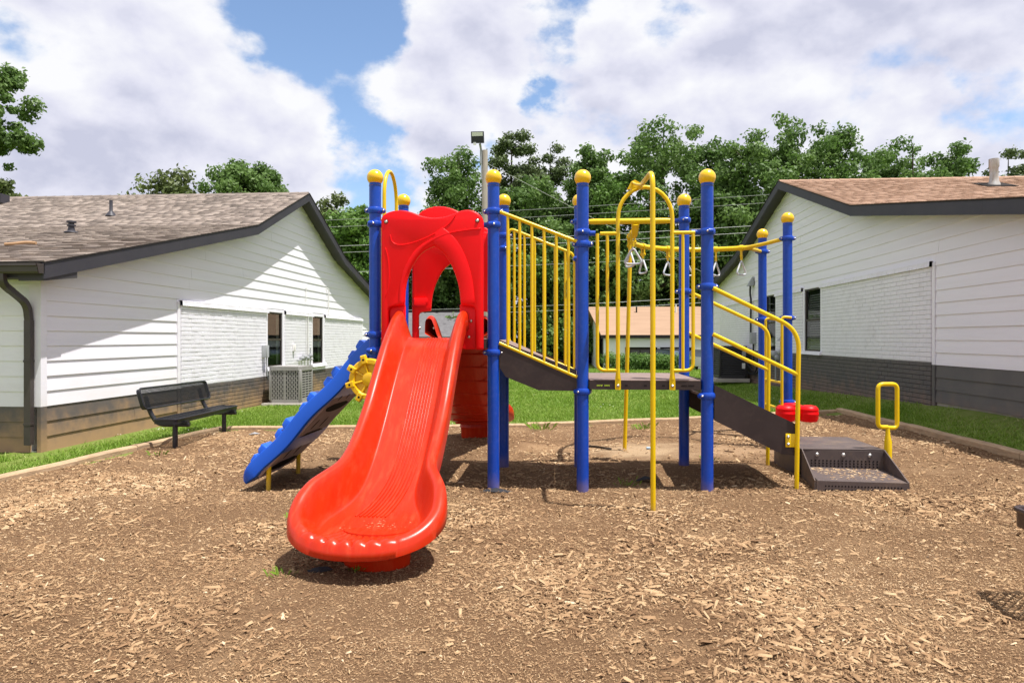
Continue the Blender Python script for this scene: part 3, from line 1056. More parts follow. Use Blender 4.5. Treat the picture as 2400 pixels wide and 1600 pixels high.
# ------------------------------------------------------------------ moulded red entry panels
def round_plate(poly, fy, th_, rr, name, m, parent):
    """plate in the X-Z plane with rounded edges: poly [(x,z)], front face at y=fy, towards -y"""
    n = len(poly)
    area = sum(poly[i][0] * poly[(i + 1) % n][1] - poly[(i + 1) % n][0] * poly[i][1] for i in range(n))
    if area < 0: poly = poly[::-1]
    nor = []
    for i in range(n):
        a, b, c = Vector(poly[i - 1]), Vector(poly[i]), Vector(poly[(i + 1) % n])
        e1, e2 = (b - a).normalized(), (c - b).normalized()
        n1, n2 = Vector((-e1.y, e1.x)), Vector((-e2.y, e2.x))
        v = n1 + n2
        v = v.normalized() if v.length > 1e-6 else n1
        nor.append(v / max(0.5, v.dot(n1)))
    rings = []
    for (ins, dep) in ((rr, 0), (rr * 0.35, rr * 0.3), (0, rr), (0, th_ - rr), (rr * 0.35, th_ - rr * 0.3), (rr, th_)):
        rings.append([(poly[i][0] + nor[i].x * ins, fy + dep, poly[i][1] + nor[i].y * ins) for i in range(n)])
    from mathutils.geometry import tessellate_polygon
    tris = tessellate_polygon([[Vector((p[0], p[2], 0)) for p in rings[0]]])
    V = [p for r_ in rings for p in r_]
    F = [(i * n + k, i * n + (k + 1) % n, (i + 1) * n + (k + 1) % n, (i + 1) * n + k) for i in range(5) for k in range(n)]
    F += [tuple(t) for t in tris] + [tuple(x + 5 * n for x in reversed(t)) for t in tris]
    mm = MB()
    mm.add(V, F)
    return mm.build(name, m, parent, 40)


def sp2(pts, n=5):
    return [(p.x, p.y) for p in spline([(a, b, 0) for a, b in pts], n)]


ARCH_R = [(-0.905, 1.690), (-0.925, 1.860), (-0.975, 2.015), (-1.050, 2.145), (-1.150, 2.228)]
ARCH_L = [(-1.150, 2.228), (-1.268, 2.165), (-1.362, 2.030), (-1.412, 1.868), (-1.425, 1.692)]
TOPL = [(-1.640, 2.470), (-1.625, 2.510), (-1.560, 2.545), (-1.460, 2.558), (-1.36, 2.540), (-1.26, 2.503), (-1.165, 2.486), (-1.06, 2.492), (-0.97, 2.520), (-0.90, 2.546), (-0.83, 2.552), (-0.77, 2.535), (-0.715, 2.490), (-0.698, 2.445)]


def entry_panel(fy, mirror=None):
    t = sp2(TOPL, 3)
    outline = t + [(-0.698, 1.30), (-0.705, 1.282), (-0.765, 1.282), (-0.772, 1.30), (-0.772, 1.64), (-0.785, 1.668), (-0.81, 1.676)]
    outline += sp2(ARCH_R, 4)[:-1] + sp2(ARCH_L, 4)
    outline += [(-1.53, 1.676), (-1.56, 1.668), (-1.572, 1.64), (-1.572, 1.30), (-1.580, 1.282), (-1.632, 1.282), (-1.640, 1.30)]
    if mirror is not None:
        outline = [(mirror - x, z) for x, z in outline]
    return round_plate(outline, fy, 0.062, 0.016, 'entry_panel', RED, PS)


ep = entry_panel(6.105)
# raised band round the arch and the sweeping relief lines of the moulding
band = sp2([(-0.772, 1.70), (-0.800, 1.92), (-0.845, 2.08), (-0.905, 2.215), (-0.985, 2.325), (-1.07, 2.395)], 4)
inner = sp2([(-1.150, 2.245), (-1.043, 2.160), (-0.962, 2.022), (-0.912, 1.862), (-0.892, 1.70)], 4)
round_plate(band + [(-1.13, 2.355)] + [(-1.16, 2.300)] + inner, 6.098, 0.02, 0.0065, 'arch_relief', RED, ep)
lb = sp2([(-1.472, 1.70), (-1.462, 1.88), (-1.41, 2.05), (-1.31, 2.20), (-1.17, 2.292), (-1.02, 2.345), (-0.87, 2.372), (-0.72, 2.386)], 5)
lb2 = sp2([(-0.72, 2.375), (-0.87, 2.360), (-1.02, 2.331), (-1.16, 2.268), (-1.27, 2.185), (-1.372, 2.040), (-1.430, 1.875), (-1.440, 1.70)], 5)
round_plate(lb + lb2, 6.097, 0.02, 0.005, 'sweep_relief', RED, ep)
for pts in ([(-1.555, 2.335), (-1.54, 2.275), (-1.49, 2.242), (-1.41, 2.242), (-1.31, 2.268), (-1.19, 2.315), (-1.08, 2.375), (-1.0, 2.44), (-0.945, 2.515)],
            [(-1.60, 2.22), (-1.575, 2.12), (-1.565, 2.0), (-1.57, 1.86), (-1.60, 1.76)]):
    p3 = spline([(a, 6.1045, b) for a, b in pts], 6)
    MB().tube(p3, [0.0015] + [0.0055] * (len(p3) - 2) + [0.0015], 8).build('relief_line', RED, ep, 60)
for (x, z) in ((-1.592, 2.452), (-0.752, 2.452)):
    MB().lathe((x, 6.106, z), (0, -1, 0), [(0.022, 0), (0.020, 0.0015), (0.017, 0.002)], 18).build('bolt_recess_shade', HOL, ep)  # flat dark disc paints the recess shade round the bolt
    MB().lathe((x, 6.104, z), (0, -1, 0), [(0.015, 0), (0.015, 0.003), (0.012, 0.007), (0.006, 0.009)], 14).build('bolt', STL, ep, 50)
# recessed lower corners of the moulding, behind the slide's side rails
for (xa, xb) in ((-0.92, -0.765), (-1.578, -1.425)):
    ck = MB().bbox(xa, xb, 6.150, 6.185, 1.285, 1.70, 0.012).build('recessed_corner', RED, ep, 40)
for (x, z) in ((-.815, 1.545), (-.835, 1.40)):
    bolt(ep, (x, 6.150, z), (0, -1, 0), 0.012)

bp = entry_panel(7.385, -1.168 * 2)
dome = sp2([(-1.64, 2.40), (-1.62, 2.66), (-1.55, 2.775), (-1.45, 2.825), (-1.336, 2.842), (-1.21, 2.82), (-1.09, 2.765), (-0.93, 2.66), (-0.78, 2.57), (-0.70, 2.40)], 4)
round_plate(dome + [(-0.80, 2.36), (-1.168, 2.32), (-1.54, 2.36)], 7.40, 0.05, 0.016, 'panel_crown', RED, bp)
for (x, z) in ((-1.55, 1.50), (-1.39, 1.50)):
    bolt(bp, (x, 7.383, z), (0, -1, 0), 0.013)
# rolled grip on the inner face of the back panel
MB().bbox(-1.62, -1.455, 7.345, 7.385, 1.735, 1.83, 0.018).build('grip_roll', RED, bp, 40)

# ------------------------------------------------------------------ blue climbing ramp
CN, CF = 6.25, 7.21
c0, c1 = Vector((-1.79, 0, 1.37)), Vector((-3.06, 0, 0.045))
cd = (c1 - c0).normalized()
cn = Vector((cd.z, 0, -cd.x))
if cn.z < 0: cn = -cn
LEN = (c1 - c0).length


def cp(s, y, h):
    p = c0 + cd * s + cn * h
    return (p.x, y, p.z)


prof = [(0, 0), (LEN * .9, 0.01), (LEN * .97, 0.0), (LEN, -0.035), (LEN * 0.985, -0.075), (LEN * .86, -0.085), (0, -0.075)]
cl = MB()
wv = []
NS = 40
rows = []
for i in range(NS + 1):
    s = LEN * i / NS
    t = i / NS
    sag = 0.012 * math.sin(t * math.pi * 5) + (-0.05 * max(0, (t - 0.9) / 0.1) ** 2)
    thick = 0.115 * (1 if t < 0.93 else max(0.25, 1 - (t - 0.93) / 0.07 * 0.75))
    w0 = 0.05 * max(0, (t - 0.93) / 0.07) ** 2
    r = 0.026
    row = []
    for (y, h) in ((CN + w0 + r * 2, 0.0), (CN + w0 + r, 0.022), (CN + w0 + r * .3, 0.016), (CN + w0, -0.004), (CN + w0, -thick + .01), (CN + w0 + .012, -thick), (CN + w0 + 0.05, -thick),
                   (CF - w0 - .05, -thick), (CF - w0 - .012, -thick), (CF - w0, -thick + .01), (CF - w0, -0.004), (CF - w0 - r * .3, 0.016), (CF - w0 - r, 0.022), (CF - w0 - r * 2, 0.0)):
        row.append(cp(s, y, h + sag))
    rows.append(row)
n = len(rows[0])
V = [p for r_ in rows for p in r_]
F = [(i * n + j, i * n + (j + 1) % n, (i + 1) * n + (j + 1) % n, (i + 1) * n + j) for i in range(NS) for j in range(n)]
F += [tuple(range(n)), tuple(range(NS * n, NS * n + n))]
cl.add(V, F)
climb = cl.build('climbing_ramp', BLP, PS, 45)
# underside shell; near-black plates paint the shade of its hand and foot holes
und = MB()
und.hexa([cp(.02, CN + .075, -.122), cp(LEN * .93, CN + .075, -.122), cp(LEN * .93, CF - .07, -.122), cp(.02, CF - .07, -.122),
          cp(.02, CN + .06, -.10), cp(LEN * .93, CN + .06, -.10), cp(LEN * .93, CF - .055, -.10), cp(.02, CF - .055, -.10)])
us = und.build('ramp_underside', UND, climb)
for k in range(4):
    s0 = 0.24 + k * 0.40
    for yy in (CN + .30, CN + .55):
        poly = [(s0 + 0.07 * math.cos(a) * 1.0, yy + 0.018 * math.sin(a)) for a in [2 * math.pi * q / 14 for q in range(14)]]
        MB().prism(poly, lambda a, b: cp(a, b, -.1235), lambda a, b: cp(a, b, -.1205)).build('hand_slot_shade', HOL, us)
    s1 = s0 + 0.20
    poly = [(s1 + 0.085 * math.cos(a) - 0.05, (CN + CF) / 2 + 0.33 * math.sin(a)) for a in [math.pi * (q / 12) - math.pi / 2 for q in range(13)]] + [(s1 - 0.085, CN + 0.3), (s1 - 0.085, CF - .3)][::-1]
    MB().prism(poly, lambda a, b: cp(a, b, -.1235), lambda a, b: cp(a, b, -.1205)).build('foot_hollow_shade', HOL, us)
for k in range(5):
    s0 = 0.06 + k * 0.345
    for (yo, so, w) in ((0.09, 0.0, 0.24), (0.10, 0.125, 0.20), (0.60, 0.06, 0.24)):
        a0, a1 = s0 + so, s0 + so + 0.088
        h = 0.085 if so < .1 else .07
        b0, b1 = CN + yo - 0.06, CN + yo - 0.06 + w
        q = MB()
        q.hexa([cp(a0 - .012, b0, -.002), cp(a1 + .022, b0, -.002), cp(a1 + .022, b1, -.002), cp(a0 - .012, b1, -.002),
                cp(a0 + .012, b0 + .020, h), cp(a1, b0 + .020, h * .80), cp(a1, b1 - .020, h * .80), cp(a0 + .012, b1 - .020, h)])
        hld = q.build('foothold', BLP, climb)
        bv = hld.modifiers.new('bevel', 'BEVEL')
        bv.width = 0.012
        bv.segments = 3
        hld.data.polygons.foreach_set('use_smooth', [True] * len(hld.data.polygons))
for (x, y) in ((-2.80, CN + .10), (-2.80, CF - .12)):
    tube('ramp_leg', [(x - .01, y, -0.2), (x, y, 0.30)], 0.023, YEL, climb, 14)

# ------------------------------------------------------------------ ship's wheel
wc = Vector((-1.735, 6.075, 1.015))
wm = MB()
wm.lathe(wc, (0, -1, 0), [(0.190, -0.012), (0.192, 0.0), (0.186, 0.024), (0.178, 0.030), (0.145, 0.030), (0.136, 0.022), (0.133, 0.004), (0.075, 0.002), (0.066, 0.012), (0.062, 0.024), (0.045, 0.030), (0.02, 0.031)], 40)
wheel = wm.build('ship_wheel', CAPY, PS, 35)
for k in range(8):
    a = 2 * math.pi * (k + 0.35) / 8
    u, v = Vector((math.cos(a), 0, math.sin(a))), Vector((-math.sin(a), 0, math.cos(a)))
    b = MB()
    f = lambda r_, w_, d_: tuple(wc + u * r_ + v * w_ + Vector((0, -d_, 0)))
    b.hexa([f(.138, -.036, 0), f(.230, -.030, 0), f(.230, .030, 0), f(.138, .036, 0), f(.146, -.028, .042), f(.222, -.022, .042), f(.222, .022, .042), f(.146, .028, .042)])
    h = b.build('wheel_handle', CAPY, wheel)
    bv = h.modifiers.new('bevel', 'BEVEL'); bv.width = 0.007; bv.segments = 2
    MB().tube([f(.05, 0, .012), f(.140, 0, .016)], 0.012, 8).build('wheel_spoke', CAPY, wheel, 60)
    MB().lathe(f(.184, 0, .042), (0, -1, 0), [(0.011, 0), (0.009, 0.001), (0.006, 0.0015)], 10).build('handle_pit_shade', HOL, wheel)  # pit shade painted as a dark disc
tube('wheel_mount', [wc, (PA, Y0 - 0.03, 1.015)], 0.03, BLU, PS)

# ------------------------------------------------------------------ stairs with handrails
for yy in (Y0 - 0.028, Y1 + 0.016):
    poly = [(PD + .058, .972), (2.085, .625), (2.085, .352), (1.955, .362), (PD + .058, .655)]
    st_ = MB().prism(poly, lambda a, b, y=yy: (a, y, b), lambda a, b, y=yy: (a, y + 0.012, b)).build('stair_side', BRN, PS)
for k in range(3):
    x = PD + 0.06 + k * 0.24
    z = DK2 - 0.17 * (k + 1)
    MB().bbox(x, x + 0.27, Y0 - 0.014, Y1 + 0.014, z - 0.03, z, 0.006).build('stair_tread', DCK, PS, 40)
    MB().box(x - 0.004, x + 0.004, Y0 - 0.014, Y1 + 0.014, z + 0.003, z + 0.14).build('stair_riser', BRN, PS)
yf, yb = Y0 - 0.045, Y1 + 0.03
tube('handrail', fillet([(PD + .04, yf, 1.835), (2.098, yf, 1.462), (2.075, yf, -0.15)], 0.17, 10), 0.0195, YEL, PS, 14)
tube('handrail', [(PD + .04, yf, 1.425), (2.09, yf, 1.066)], 0.0185, YEL, PS, 12)
tube('handrail', fillet([(1.292, yb, 1.45), (1.30, yb, 1.905), (1.42, yb, 1.86), (2.205, yb, 1.482), (2.19, yb, -0.15)], 0.12, 8), 0.0195, YEL, PS, 14)
tube('handrail', [(1.30, yb, 1.475), (2.20, yb, 1.05)], 0.0185, YEL, PS, 12)
br = MB().bbox(1.985, 2.078, Y0 - 0.042, Y0 - 0.030, .425, .545, 0.004).build('rail_bracket', YEL, PS, 40)
for z in (.452, .518):
    bolt(br, (2.008, Y0 - 0.042, z), (0, -1, 0), 0.012)

# transfer step
ts = MB().bbox(2.30, 3.075, 6.70, 7.52, .318, .33, 0.004).build('transfer_platform', STP, PS, 40)
MB().hexa([(2.33, 6.705, .08), (3.055, 6.665, .08), (3.055, 6.677, .08), (2.33, 6.717, .08), (2.33, 6.705, .317), (3.055, 6.665, .317), (3.055, 6.677, .317), (2.33, 6.717, .317)]).build('step_riser', STP, ts)
MB().box(2.305, 3.07, 7.50, 7.512, .02, .317).build('step_back', STP, ts)
low = MB().hexa([(2.22, 6.04, .145), (2.985, 6.07, .130), (3.05, 6.665, .130), (2.31, 6.70, .145), (2.22, 6.04, .160), (2.985, 6.07, .142), (3.05, 6.665, .142), (2.31, 6.70, .160)]).build('lower_step', STP, ts)
MB().hexa([(2.203, 6.028, -.02), (2.985, 6.058, -.02), (2.985, 6.069, -.02), (2.203, 6.039, -.02), (2.203, 6.028, .161), (2.985, 6.058, .143), (2.985, 6.069, .143), (2.203, 6.039, .161)]).build('step_riser', STP, ts)
for (xa, ya, xb, yb2, za) in ((2.197, 6.03, 2.318, 6.705, .163), (2.992, 6.06, 3.068, 6.67, .146)):
    w = 0.010
    m = MB()
    m.hexa([(xa - w, ya, -.02), (xa, ya, -.02), (xb, yb2, -.02), (xb - w, yb2, -.02), (xa - w, ya, za), (xa, ya, za), (xb, yb2, .332), (xb - w, yb2, .332)])
    m.build('step_cheek', STP, ts)
MB().box(2.296, 2.306, 6.72, 7.50, .0, .317).build('step_cheek', STP, ts)
MB().box(3.066, 3.076, 6.68, 7.50, .0, .317).build('step_cheek', STP, ts)
for t in (.17, .50, .83):
    x = 2.33 + .725 * t
    bolt(ts, (x, 6.705 - .04 * t, .275), (0, -1, 0), 0.015)
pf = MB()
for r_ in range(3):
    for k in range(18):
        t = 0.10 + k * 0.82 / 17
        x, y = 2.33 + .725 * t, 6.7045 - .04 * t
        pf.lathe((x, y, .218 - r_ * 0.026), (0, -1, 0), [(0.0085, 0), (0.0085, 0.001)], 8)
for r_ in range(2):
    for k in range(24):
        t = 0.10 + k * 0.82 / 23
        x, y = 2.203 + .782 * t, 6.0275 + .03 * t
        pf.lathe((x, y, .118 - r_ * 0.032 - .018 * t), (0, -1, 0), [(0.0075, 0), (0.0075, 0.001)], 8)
pf.build('perforation_shade', HOL, ts, kind='stuff')  # dark discs on the risers, painting the shade inside the holes
# yellow grab loop beside the step
hx, hy = 3.105, 6.72
lp = []
for (a, z) in ((-.085, .55), (-.085, .95), (.105, .95), (.105, .53), (.0, .53), (-.085, .55)):
    lp.append((hx + a, hy + a * 0.15, z))
pp = fillet([((lp[0][0] + lp[3][0]) / 2, (lp[0][1] + lp[3][1]) / 2, .54), (lp[0][0], lp[0][1], .54), lp[1], lp[2], (lp[3][0], lp[3][1], .53), ((lp[0][0] + lp[3][0]) / 2, (lp[0][1] + lp[3][1]) / 2, .535)], 0.055, 7)
gl = tube('grab_loop', pp, 0.0205, YEL, PS, 14)
MB().tube([(hx + .012, hy, .54), (hx + .012, hy, .46), (hx + .014, hy, .40), (hx + .014, hy, .0)], [.018, .022, .034, .034], 14).build('loop_stem', YEL, PS, 50)

# ------------------------------------------------------------------ overhead ring track
tube('beam', [(PC + .05, Y1, 2.641), (PC + .16, Y1, 2.641), (PD - .2, Y1, 2.641), (PD - .08, Y1, 2.641)], [.022, .031, .031, .022], YEL, PS, 14)
RT = spline([(.80, 7.42, 2.52), (.80, 7.62, 2.555), (.802, 7.95, 2.555), (.86, 8.35, 2.555), (1.08, 8.77, 2.555), (1.45, 9.03, 2.555), (1.86, 9.12, 2.555), (2.20, 9.05, 2.555), (2.47, 8.93, 2.555)], 8)
tube('ring_track', RT, 0.031, YEL, PS, 14)
tube('track_drop', [(.80, Y1, 2.62), (.80, 7.42, 2.52), (.80, 7.47, 2.50)], [.045, .036, .031], YEL, PS, 12)
tube('track_fork', fillet([(2.40, 8.95, 2.555), (2.55, 8.72, 2.57), (2.69, 8.45, 2.589)], .08), 0.024, YEL, PS, 12)
tube('track_fork', fillet([(2.40, 8.95, 2.555), (2.55, 9.16, 2.555), (2.69, 9.38, 2.559)], .08), 0.024, YEL, PS, 12)
tube('support_pole', [(.774, 8.36, -0.2), (.85, 8.36, 2.54)], 0.024, YEL, PS, 12)
E_ = [('nearest the blue and yellow arch', .815, 7.60), ('hanging just behind the first, turned flat', .80, 7.90), ('left of the fire pole, with bluish corner', 1.04, 8.72), ('between the fire pole and the right arch leg', 1.40, 9.005),
      ('half hidden by the rear blue post', 1.68, 9.095), ('peeking out right of the front blue post', 2.03, 9.10), ('farthest right, hanging alone before the siding', 2.34, 9.0)]
ring_labels = ['pale triangle ring closest to the camera at the left end of the yellow track',
               'pale triangle ring tipped sideways just behind the closest ring',
               'pale triangle ring with a bluish corner, left of the fire pole',
               'pale triangle ring between the fire pole and the right leg of the yellow arch',
               'pale triangle ring mostly hidden behind the rear blue post',
               'pale triangle ring half showing at the right edge of the front blue post',
               'pale triangle ring hanging alone in front of the white gable siding']
for i, (_, x, y) in enumerate(E_):
    j = min(range(len(RT)), key=lambda q: (RT[q].x - x) ** 2 + (RT[q].y - y) ** 2)
    c = RT[j]
    t = (RT[min(j + 1, len(RT) - 1)] - RT[max(j - 1, 0)])
    t.z = 0
    t.normalize()
    w = Vector((-t.y, t.x, 0))
    hg = MB()
    k = 10
    hg.tube([c - t * .022, c + t * .022], 0.040, 16)
    for s in (-1, 1):
        o = w * s * .018
        hg.tube([c + o + Vector((0, 0, -.03)), c + o + Vector((0, 0, -.125))], 0.012, 8)
    hg.tube([c + w * -.036 + Vector((0, 0, -.10)), c + w * .036 + Vector((0, 0, -.10))], 0.013, 8)
    hg.tube([c + Vector((0, 0, -.10)), c + Vector((0, 0, -.155))], 0.016, 8)
    hgo = hg.build('ring_hanger', YEL, PS, 45)
    zt = c.z - .165
    rt = thing('trapeze_ring', (c.x, c.y, zt), ring_labels[i], 'trapeze ring', 'trapeze rings on the overhead track')
    tw = R([10, 62, 30, 72, 80, 28, 24][i])
    ww = w * math.cos(tw) + t * math.sin(tw)
    tip = [0, .06, 0, 0, 0, 0, 0][i]
    tri = fillet([Vector((c.x, c.y, zt - .012)) + ww * 0.0, Vector((c.x, c.y, zt - .02)) + ww * .016, Vector((c.x, c.y, zt - .172)) + ww * .106, Vector((c.x, c.y, zt - .180)), Vector((c.x, c.y, zt - .172)) - ww * .106, Vector((c.x, c.y, zt - .02)) - ww * .016, Vector((c.x, c.y, zt - .012))], .052, 6)
    MB().ring(tri[:-1], 0.0118, 10).build('ring_grip', GAL, rt, 60)
    MB().tube([(c.x, c.y, zt + .012), (c.x, c.y, zt - .014)], 0.009, 8).build('swivel', STL, rt, 40)

# rung ladder between the two far posts
for y, a, zt in ((8.26, .05, 1.62), (8.90, .05, 1.62)):
    tube('ladder_upright', fillet([(2.73, y, 1.63), (2.62, y, 1.645), (2.62, y, .42)], .05), 0.0165, YEL, PS, 12)
for z in (.545, .86):
    tube('ladder_rung', [(2.62, 8.26, z), (2.62, 8.90, z)], 0.0155, YEL, PS, 10)

# red clover step on the far post
pc = Vector((2.79, 8.28, .50))
pod = None
for k, (dx, dy, r_) in enumerate(((-.118, .0, .116), (.128, -.05, .108), (.02, .14, .105))):
    c = pc + Vector((dx, dy, 0))
    prof = [(r_ * .55, -.098), (r_ * .86, -.09), (r_ * .98, -.055), (r_, -.012), (r_ * 1.02, -.008), (r_ * 1.02, .004), (r_, .008), (r_ * .99, .040), (r_ * 1.01, .044), (r_ * 1.0, .053), (r_ * .93, .070), (r_ * .74, .090), (r_ * .4, .098), (.01, .10)]
    o = MB().lathe(c, (0, 0, 1), prof, 28).build('step_pod', RED, PS, 45)
MB().lathe(pc + Vector((-.03, .06, .07)), (0, 0, 1), [(.085, 0), (.095, .01), (.095, .03), (.08, .042), (.03, .045)], 24).build('pod_collar', RED, PS, 45)

# ------------------------------------------------------------------ houses beside the playground
def pl(pts):
    us = [p[0] for p in pts]
    zs = [p[1] for p in pts]
    return lambda u: float(np.interp(u, us, zs))


def house(label, X, sg, z0, u0, u1, roof, depth, brick, windows, stripe, brick_top, near_wall, mats, over=0.32, proud=0.045, exposure=0.185, shingle_mat=None, seed=1, eave_gutter=False, shingle_range=None):
    """Gable wall in the plane x=X facing sg*x; u runs along y; n is the distance out of the wall. roof: [(u,z)] five points, eave to eave."""
    rr = random.Random(seed)
    W = lambda u, n, z: (X + sg * n, u, z)
    H = thing('house', (X, (u0 + u1) / 2, z0), label, 'house')
    white, wbrick, wmort, gsid, gbrick, gmort = mats
    zr = pl(roof)
    FA = 0.20
    under = lambda u: zr(u) - 0.07

    def hexn(ua, ub, na, nb, za, zb, ua2=None, ub2=None, na2=None, nb2=None):
        ua2 = ua if ua2 is None else ua2
        ub2 = ub if ub2 is None else ub2
        na2 = na if na2 is None else na2
        nb2 = nb if nb2 is None else nb2
        return [W(ua, na, za), W(ub, na, za), W(ub, nb, za), W(ua, nb, za), W(ua2, na2, zb), W(ub2, na2, zb), W(ub2, nb2, zb), W(ua2, nb2, zb)]

    # backing wall: gable polygon and the near side wall
    poly = [(u0 + .03, z0 + .02), (u1, z0 + .02), (u1, under(u1))] + [(u, under(u)) for u, _ in reversed(roof[1:-1])] + [(u0 + .03, under(u0))]
    MB().hexa(hexn(u0 + .02, u1, -.005, -.26, z0 - .6, z0 + .015)).build('foundation', CON, H)
    MB().prism(poly, lambda a, b: W(a, -0.12, b), lambda a, b: W(a, -0.26, b)).build('gable_wall', white, H)
    if near_wall:
        MB().hexa([W(u0 + .03, -.27, z0 - .3), W(u0 + .03, -depth, z0 - .3), W(u0 + .16, -depth, z0 - .3), W(u0 + .16, -.27, z0 - .3), W(u0 + .03, -.27, under(u0)), W(u0 + .03, -depth, under(u0)), W(u0 + .16, -depth, under(u0)), W(u0 + .16, -.27, under(u0))]).build('side_wall', gsid, H)
    # extent of the gable at height z
    us_f = np.linspace(u0, u1, 800)
    zs_f = np.array([under(u) for u in us_f])

    def extent(z):
        ok = us_f[zs_f >= z]
        return (float(ok[0]), float(ok[-1])) if len(ok) else None

    bu0, bu1 = brick
    z = z0 + stripe - 3 * exposure
    top = max(zs_f)
    k = 0
    while z < top - 0.02:
        za, zb = z, z + exposure
        k += 1
        m_ = gsid if zb <= z0 + stripe + 0.01 else white
        e0, e1 = extent(za), extent(zb) or extent(top - 0.004)
        if e0 is None: break
        zb2 = min(zb, top)
        if za < brick_top - 0.03:
            spans = [(max(u0 + .10, e0[0]), bu0 - .09), (bu1 + .09, e0[1] - .10)]
            if zb > brick_top + .03:
                MB().hexa(hexn(bu0 - .088, bu1 + .088, .016, -.022, brick_top - .003, zb, None, None, .008, -.022)).build('plank', white, H)
        else:
            spans = [(e0[0], e0[1])]
        for (sa, sb) in spans:
            if sb - sa < 0.1: continue
            ta, tb = max(sa, e1[0]) if e1 else sa, min(sb, e1[1]) if e1 else sb
            if za < brick_top - 0.03:
                ta, tb = max(sa, min(ta, sb)), sb if sb < 18 or e1 is None else min(sb, e1[1])
            # boards about 4.9 m long, butted with a hairline joint
            cuts = [sa]
            c = sa + rr.uniform(1.5, 4.9)
            while c < sb - 0.6:
                cuts.append(c)
                c += 4.88
            cuts.append(sb)
            for i in range(len(cuts) - 1):
                a, b = cuts[i] + (0.001 if i else 0), cuts[i + 1] - (0.001 if i < len(cuts) - 2 else 0)
                a2 = ta if i == 0 else max(a, ta)
                b2 = tb if i == len(cuts) - 2 else min(b, tb)
                if b2 < a2: a2 = b2 = (a2 + b2) / 2
                j = rr.uniform(-.0015, .0015)
                MB().hexa(hexn(a, b, .021 + j, -.022, za, zb2, a2, b2, .007 + j, -.022)).build('plank', m_, H)
        z += exposure
    # corner board, and the trim beside the brick
    for (ua, ub, zt) in ((u0 - .01, u0 + .09, under(u0 + .1)), (bu0 - .085, bu0 - .005, brick_top - .004)) + (((bu1 + .005, bu1 + .085, brick_top - .004),) if bu1 < u1 - 0.3 else ()):
        MB().hexa(hexn(ua, ub, .03, -.02, z0 + stripe, zt)).build('corner_board', white, H)
        MB().hexa(hexn(ua, ub, .03, -.02, z0 - .05, z0 + stripe - .001)).build('corner_board', gsid, H)
    if near_wall:
        MB().hexa([W(u0 - .0105, -.02, z0 + stripe), W(u0 - .0105, -.12, z0 + stripe), W(u0 + .02, -.12, z0 + stripe), W(u0 + .02, -.02, z0 + stripe), W(u0 - .0105, -.02, under(u0)), W(u0 - .0105, -.12, under(u0)), W(u0 + .02, -.12, under(u0)), W(u0 + .02, -.02, under(u0))]).build('corner_board', white, H)
        z = z0 + stripe - 3 * exposure
        while z < under(u0) - .03:
            zb = min(z + exposure, under(u0))
            m_ = gsid if zb <= z0 + stripe + 0.01 else white
            MB().hexa([W(u0 - .001, -.121, z), W(u0 - .001, -depth + .3, z), W(u0 + .03, -depth + .3, z), W(u0 + .03, -.121, z), W(u0 + .012, -.121, zb), W(u0 + .012, -depth + .3, zb), W(u0 + .03, -depth + .3, zb), W(u0 + .03, -.121, zb)]).build('plank', m_, H)
            z += exposure
    # brick veneer
    pit, bh, bl, vg = 0.0715, 0.0605, 0.203, (0.003 if sg > 0 else 0.006)
    bw = []
    nC = int((brick_top - z0 + 0.36) / pit)
    zt = brick_top - 0.075
    for r_ in range(nC):
        zb = zt - (r_ + 1) * pit + (pit - bh)
        if zb < z0 - 0.45: break
        segs = [(bu0, bu1)]
        for (wa, wb, wz0, wz1, _) in windows:
            if zb + bh > wz0 + .01 and zb < wz1 - .01:
                ns = []
                for (a, b) in segs:
                    if wb + .10 <= a or wa - .10 >= b: ns.append((a, b)); continue
                    if wa - .10 > a: ns.append((a, wa - .10))
                    if wb + .10 < b: ns.append((wb + .10, b))
                segs = ns
        off = (0.5 if r_ % 2 else 0) * (bl + vg)
        for (a, b) in segs:
            u = bu0 - off
            while u < b:
                ua, ub = max(u, a), min(u + bl, b)
                if ub - ua > 0.03:
                    bw.append((ua, ub, zb, zb + bh))
                u += bl + vg
    # mortar sheets behind the bricks
    for (za, zb, m_) in ((z0 + stripe, zt + .005, wmort), (z0 - .5, z0 + stripe - .001, gmort)):
        segs = [(bu0 + .004, bu1 - .004)]
        if m_ is wmort:
            cuts = sorted((wa - .10, wb + .10, w0) for (wa, wb, w0, w1, _) in windows)
            q = MB()
            a = bu0 + .004
            for (c0_, c1_, w0) in cuts:
                q.hexa(hexn(a, c0_ - .002, proud - .006, -.02, za, zb))
                if w0 > za: q.hexa(hexn(c0_ - .002, c1_ + .002, proud - .006, -.02, za, w0 - .075))
                a = c1_ + .002
            q.hexa(hexn(a, bu1 - .004, proud - .006, -.02, za, zb))
            q.build('mortar', m_, H)
        else:
            MB().hexa(hexn(bu0 + .004, bu1 - .004, proud - .006, -.02, za, zb)).build('mortar', m_, H)
    cpos = Vector((0, 0, 1.4))
    bw.sort(key=lambda b: (Vector(W((b[0] + b[1]) / 2, 0, (b[2] + b[3]) / 2)) - cpos).length)
    shared = {}
    rest_w, rest_g = MB(), MB()
